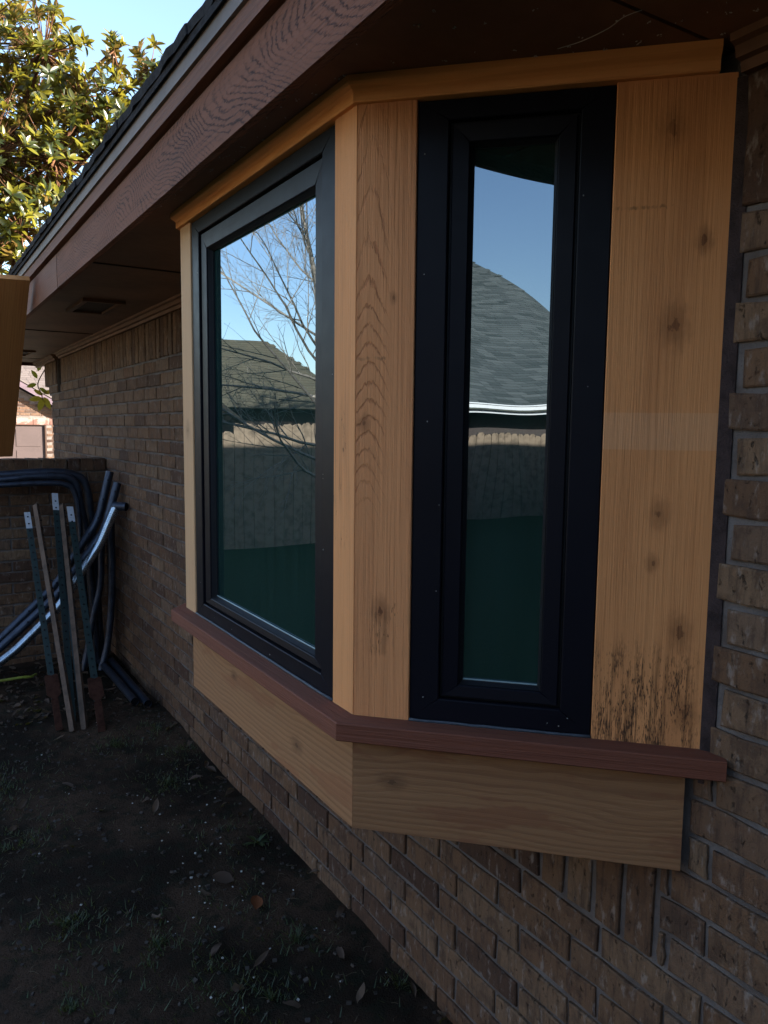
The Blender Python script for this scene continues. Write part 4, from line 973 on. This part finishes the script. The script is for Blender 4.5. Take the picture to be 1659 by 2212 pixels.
# ------------------------------------------------------------ things seen only as reflections
# fence along the street side
def picket_fence(label, p0, p1, zt, jag, big=None):
    root = thing('picket_fence', label, 'fence')
    p0, p1 = Vector(p0), Vector(p1); L = (p1-p0).length; t = (p1-p0).normalized(); n = Vector((-t.y, t.x, 0)); x = 0; i = 0
    while x < L:
        wd = 0.135+R.uniform(-.008, .006); h = zt+R.uniform(-jag, jag)+(big(x) if big else 0); k = 5
        V = []
        for o in (0.011, -0.011):
            V += [p0+t*(x)+n*o, p0+t*(x+wd)+n*o]
            V += [p0+t*(x+wd*(k-j)/k)+n*o+Vector((0, 0, h+R.uniform(-.012, .012)-(0.03 if j in (0, k) else 0))) for j in range(k+1)]
        q = k+3
        F = [tuple(range(q)), tuple(reversed(range(q, 2*q)))]+[(a, q+a, q+(a+1) % q, (a+1) % q) for a in range(q)]
        m = MB(); m.add(V, F); me = m.mesh('picket'); bm = bmesh.new(); bm.from_mesh(me); bmesh.ops.recalc_face_normals(bm, faces=bm.faces); bm.to_mesh(me); bm.free(); me.materials.append(M['picket'])
        o = put('picket', me, root); x += wd+R.uniform(.002, .010); i += 1
    for z in (0.35, 1.2):
        m = MB(); m.box((p0+p1)/2+n*(-0.035 if n.dot(p0-CAM) < 0 else 0.035)+Vector((0, 0, z)), (L, 0.04, 0.09), Matrix((t, n, Vector((0, 0, 1)))).transposed()); m.build('rail', M['picket'], root)
    return root
picket_fence('weathered grey picket fence closing the far end of the yard, sunlit along its ragged top', (-9.9, 10.0, 0), (-2.9, 10.0, 0), 1.70, 0.022, big=lambda x: -0.10 if x > 6.35 else 0.0)
picket_fence('weathered grey picket fence along the long side of the yard with ragged sunlit top', (-10.2, -14.0, 0), (-10.2, 9.9, 0), 1.555, 0.03)
# house beyond the end fence
ha = thing('hip_roof_house', 'house with olive brown hipped roof reflected in the picture window', 'house')
m = MB(); m.box2((-10.6, 19.6, -0.6), (-3.0, 26, 2.2)); m.build('wall', M['brown_wall'], ha)
m = MB(); m.box2((-6.8, 17.62, -0.6), (-4.6, 19.6, 1.4)); m.build('wall', M['brown_wall'], ha)
hv = [(-10.75, 19.0, 2.15), (-2.6, 19.0, 2.15), (-2.6, 26.4, 2.15), (-10.75, 26.4, 2.15), (-9.2, 22.2, 4.22), (-4.6, 22.2, 4.22)]
o = mk('roof', hv, [(0, 1, 5, 4), (1, 2, 5), (2, 3, 4, 5), (3, 0, 4), (0, 3, 2, 1)], M['shingle_olive'], ha)
sa = (4.22-2.15)/3.2
shingle_field((-10.9, 19.0, 2.155), (1, 0, 0), Vector((0, 1, sa)), 7.5, 27, 0.32, 0.14, M['shingle_olive'], ha, 0, keep=lambda c: (c.x+10.75)*3.2/1.55 > (c.y-19.0)+.25 and (c.x+2.6)*-3.2/2.0 > (c.y-19.0)+.25)
# front gable of that house
mk('gable', [(-6.9, 17.6, 0.8), (-4.5, 17.6, 0.8), (-4.5, 17.6, 1.45), (-5.7, 17.6, 2.33), (-6.9, 17.6, 1.45)], [(0, 1, 2, 3, 4)], M['brown_wall'], ha)
for (a, b) in (((-7.1, 1.33), (-5.7, 2.42)), ((-5.7, 2.42), (-4.3, 1.33))):
    slab_roof('gable_roof', (a[0], 17.3, a[1]), (b[0], 17.3, b[1]), (b[0], 20.2, b[1]), (a[0], 20.2, a[1]), M['shingle_olive'], ha, 0.03)
    V = [(a[0], 17.26, a[1]-.09), (b[0], 17.26, b[1]-.09), (b[0], 17.26, b[1]), (a[0], 17.26, a[1])]; V += [(x, y_+.04, z) for x, y_, z in V]
    mk('rake_trim', V, [(0, 1, 2, 3), (7, 6, 5, 4), (0, 4, 5, 1), (2, 6, 7, 3)], M['picket'], ha)
# house beyond the long fence
hb = thing('grey_roof_house', 'dark house with grey shingle roof and white gutter reflected in the casement', 'house')
m = MB(); m.box2((-26, -15.2, -0.6), (-13.5, 8, 2.05)); m.build('wall', M['brown_wall'], hb)
slab_roof('roof', (-12.85, -15.55, 2.17), (-12.85, 8.5, 2.17), (-23, 8.5, 2.17+10.15*.625), (-23, -15.55, 2.17+10.15*.625), M['shingle_grey'], hb)
slab_roof('roof', (-33, -15.55, 2.17), (-33, 8.5, 2.17), (-23, 8.5, 2.17+10.15*.625), (-23, -15.55, 2.17+10.15*.625), M['shingle_grey'], hb)
shingle_field((-12.85, -15.55, 2.175), (0, 1, 0), Vector((-1, 0, .625)), 13.0, 80, 0.36, 0.145, M['shingle_grey'], hb, 0, th=0.016, keep=lambda c: c.y > -15.35)
gt = MB(); gt.box2((-12.80, -15.5, 2.14), (-12.68, 8.5, 2.26)); g_ = gt.build('gutter', M['white'], hb)
gt = MB(); gt.box2((-12.675, -15.5, 2.235), (-12.655, 8.5, 2.262)); gt.build('gutter_lip', M['white'], g_)
gt = MB(); gt.box2((-12.86, -15.5, 2.03), (-12.83, 8.5, 2.12)); gt.build('fascia_board', M['white'], hb)
gt = MB(); gt.box2((-13.5, -15.5, 2.06), (-12.87, 8.5, 2.08)); gt.build('soffit', M['brown_wall'], hb)
# bare tree in the yard
bt = thing('bare_tree', 'leafless grey tree with many arching branches standing in the yard, reflected in the picture window', 'tree')
bx0, by0 = -3.52, 7.5
trunk = smooth_path([(bx0, by0, -0.1), (bx0-.02, by0, 0.9), (bx0+.02, by0, 1.8), (bx0+.06, by0, 2.6), (bx0+.14, by0, 3.3), (bx0+.26, by0, 3.9), (bx0+.34, by0+.05, 4.8)], 5)
m = MB(); m.tube(trunk, [0.055-0.045*i/(len(trunk)-1) for i in range(len(trunk))], 8); m.build('trunk', M['bark'], bt, smooth=True)
bb = MB(); RT = random.Random(21)
def limb(p, d, L, r, lvl, sag):
    n = 7 if lvl < 2 else 4; pts = [p]; q = p.copy(); dd = d.copy()
    for i in range(n):
        dd = (dd+Vector((RT.uniform(-.17, .17), RT.uniform(-.17, .17), RT.uniform(-.14, .14)+sag))).normalized(); q = q+dd*(L/n); pts.append(q.copy())
    bb.tube(pts, [max(0.0012, r*(1-0.8*i/n)) for i in range(n+1)], 5 if lvl < 2 else 3, cap=False)
    if lvl < 3:
        k = (0, 9, 6, 4)[lvl] if lvl else 9
        for i in range(k):
            f = (i+1.0)/(k+0.6); idx = min(n-1, int(f*n)); a = pts[idx].lerp(pts[idx+1], f*n-idx if f*n-idx < 1 else 1)
            base = (pts[idx+1]-pts[idx]).normalized(); o = base.orthogonal().normalized(); o = Matrix.Rotation(RT.uniform(0, 6.28), 3, base) @ o
            limb(a, (base+o*RT.uniform(.5, 1.0)).normalized(), L*RT.uniform(.30, .5)*(1.1-f*.45), r*0.5*(1-f*.5), lvl+1, sag*.6)
for i in range(26):
    f = 0.20+0.8*i/26; idx = int(f*(len(trunk)-1)); p = trunk[idx]; an = RT.uniform(-1.5, 0.25) if i % 4 else RT.uniform(-2.8, 0.3)
    d = Vector((math.cos(an), math.sin(an), RT.uniform(0.10, .50)+f*.25)).normalized()
    limb(p, d, RT.uniform(1.6, 2.5)*(1.15-f*.5), 0.019*(1.25-f), 0 if i % 3 == 0 else 1, 0.015)
bb.build('branches', M['bark'], bt, smooth=True)

# ------------------------------------------------------------ small things: ground litter, grass, weeds, cobweb
g = MB(); R2 = random.Random(5)
patches = [(-.14, 4.14, .22), (-.37, 4.03, .2), (-.10, 3.80, .18), (-.2, 2.86, .20), (-.22, 2.15, .17), (-.62, 2.35, .22), (-.04, 1.80, .12), (-.95, 3.26, .30), (-.40, 1.95, .20), (-.85, 2.6, .25), (-.9, 2.2, .2), (-.30, 2.45, .15), (-.5, 2.1, .22), (-.25, 3.5, .2), (-1.0, 3.8, .35)]
for (cx_, cy_, rad) in patches:
    for _ in range(int(9500*rad*rad)):
        a = R2.uniform(0, 6.28); q = rad*abs(R2.gauss(0, .55)); x, y = cx_+q*math.cos(a), cy_+q*math.sin(a)
        if x > -.012 or mnoise.noise(Vector((x*11, y*11, 2))) < -.12: continue
        z = gh(x, y)-.002; h = R2.uniform(.008, .026); a2 = R2.uniform(0, 6.28); wd = R2.uniform(.0012, .0026); ln = h*R2.uniform(.2, 1.1)
        dx, dy = math.cos(a2), math.sin(a2)
        g.add([(x-dy*wd, y+dx*wd, z), (x+dy*wd, y-dx*wd, z), (x+dx*ln+dy*wd*.6, y+dy*ln-dx*wd*.6, z+h*.7), (x+dx*ln*1.5, y+dy*ln*1.5, z+h)], [(0, 1, 2), (0, 2, 3)], a=R2.random())
me = g.mesh('grass', attr=True); me.materials.append(M['grass']); tag(put('grass', me, None, None, 'stuff'), 'short dark green grass tufts growing on the bare soil', 'grass')
c = MB()
for i in range(100):
    if i % 2: x, y = R2.uniform(-1.25, -.03), R2.uniform(1.6, 4.6)
    else: x, y = R2.gauss(-.36, .16), R2.gauss(2.72, .38)
    if x > -.02: continue
    s = R2.uniform(.0012, .0036)*(1.5 if R2.random() < .08 else 1); c.box((x, y, gh(x, y)+s*.5), (s*2, s*R2.uniform(1, 2), s), Matrix.Rotation(R2.uniform(0, 3), 3, 'Z') @ Matrix.Rotation(R2.uniform(-.5, .5), 3, 'X'))
tag(c.build('white_chips', M['chip'], None, kind='stuff'), 'tiny white paint chips scattered over the dark soil', 'debris')
c = MB()
for i in range(1300):
    x, y = R2.uniform(-1.4, -.01), R2.uniform(1.2, 5.7); s = R2.uniform(.002, .008)
    c.box((x, y, gh(x, y)+s*.2), (s*2, s*R2.uniform(1, 2), s), Matrix.Rotation(R2.uniform(0, 3), 3, 'Z') @ Matrix.Rotation(R2.uniform(-.6, .6), 3, 'X'))
tag(c.build('pebbles', M['chip_mid'], None, kind='stuff'), 'small clods and pebbles on the dark soil', 'pebbles')
l = MB()
for i in range(330):
    if i % 5: x, y = R2.uniform(-1.3, -.02), R2.uniform(4.5, 5.72)
    else: x, y = (R2.uniform(-1.2, -.02), R2.uniform(1.7, 4.6)) if i % 2 else (-abs(R2.gauss(.02, .05)), R2.uniform(1.6, 5.5))
    if x > -.01: continue
    V, F = leaf_mesh('l', R2.uniform(.03, .075), R2.uniform(.015, .03), R2.uniform(.2, .8), droop=R2.uniform(-.3, .3))
    Mx = Matrix.Rotation(R2.uniform(0, 6.28), 3, 'Z') @ Matrix.Rotation(R2.uniform(-.5, .5), 3, 'X') @ Matrix.Rotation(R2.uniform(-.3, .3), 3, 'Y')
    l.add([Vector((x, y, gh(x, y)+.008+R2.uniform(0, .012)))+Mx @ Vector(v) for v in V], F, a=R2.random())
me = l.mesh('leaf_litter', smooth=True, attr=True); me.materials.append(M['dead']); tag(put('leaf_litter', me, None, None, 'stuff'), 'dry brown leaf litter gathered below the low brick wall', 'leaves')
def single_leaf(label, x, y, mat, L, W_, rz, tilt=.3):
    V, F = leaf_mesh('l', L, W_, 0.5, droop=-.25); m = MB(); Mx = Matrix.Rotation(rz, 3, 'Z') @ Matrix.Rotation(tilt, 3, 'X')
    m.add([Vector((x, y, gh(x, y)+.014))+Mx @ Vector(v) for v in V], F, a=.5); tag(m.build('fallen_leaf', mat, None, smooth=True, attr=True), label, 'leaf')
single_leaf('rust orange fallen leaf lying on the dark soil near the brick wall foot', -.284, 2.345, M['rusty_leaf'], .06, .045, 1.2)
single_leaf('curled grey brown fallen leaf beside the white chips on the soil', -.285, 2.549, M['dead'], .08, .05, 2.5, -.4)
single_leaf('narrow straw coloured leaf on the soil in the foreground', -.40, 2.08, M['dead'], .07, .018, .5)
st_ = MB()
for i in range(700):
    x, y = R2.uniform(-1.3, -.02), R2.uniform(1.5, 5.6)
    if mnoise.noise(Vector((x*3, y*3, 5))) < -.05: continue
    a2 = R2.uniform(0, 6.28); L_ = R2.uniform(.012, .045); p0 = Vector((x, y, gh(x, y)+.002)); p1 = p0+Vector((math.cos(a2)*L_, math.sin(a2)*L_, R2.uniform(0, .006)))
    if p1.x > -.01: continue
    st_.tube([p0, p0.lerp(p1, .5)+Vector((R2.uniform(-.003, .003), R2.uniform(-.003, .003), .002)), p1], 0.0007, 3, cap=False)
M['straw'] = plain('dead_straw', (0.11, 0.085, 0.055), 0.9, 0.1)
tag(st_.build('dead_grass', M['straw'], None, kind='stuff'), 'thin matted stems of dead grass on the dark soil', 'dead grass')
wd = thing('weed', 'small broad leaved weed rosette growing by the foot of the brick wall', 'weed', loc=(-.107, 2.762, gh(-.107, 2.762)))
for i in range(11):
    V, F = leaf_mesh('l', R2.uniform(.04, .06), R2.uniform(.013, .018), .3, droop=.3); m = MB(); Mx = Matrix.Rotation(i*2.4, 3, 'Z') @ Matrix.Rotation(-R2.uniform(.2, .9), 3, 'Y')
    m.add([Mx @ Vector(v) for v in V], F, a=R2.random()); m.build('leaf', M['grass'], wd, smooth=True, attr=True)
cw = MB(); cw.tube(smooth_path([(-0.253, 1.042, ZS-.004), (-0.247, 0.991, ZS-.010), (-0.245, 0.936, ZS-.012), (-0.245, 0.905, ZS-.008), (-0.23, 0.882, ZS-.003)]), 0.0006, 4)
tag(cw.build('cobweb_strand', M['cobweb']), 'single pale cobweb strand hanging under the dark soffit above the casement', 'cobweb')
cs = MB()
for i in range(110):
    x, y = R2.uniform(-.5, -.05), R2.uniform(.75, 1.35)
    if i > 70: x, y = R2.uniform(-.58, -.5), R2.uniform(1.1, 2.4)
    for _ in range(R2.randint(1, 4)):
        s = R2.uniform(.0006, .0018); cs.box((x+R2.gauss(0, .003), y+R2.gauss(0, .003), ZS-.0015), (s*2.5, s, .001), Matrix.Rotation(R2.uniform(0, 3), 3, 'Z'))
tag(cs.build('cobweb_specks', M['cobweb'], None, kind='stuff'), 'tiny pale cobweb specks stuck to the dark soffit', 'cobweb')
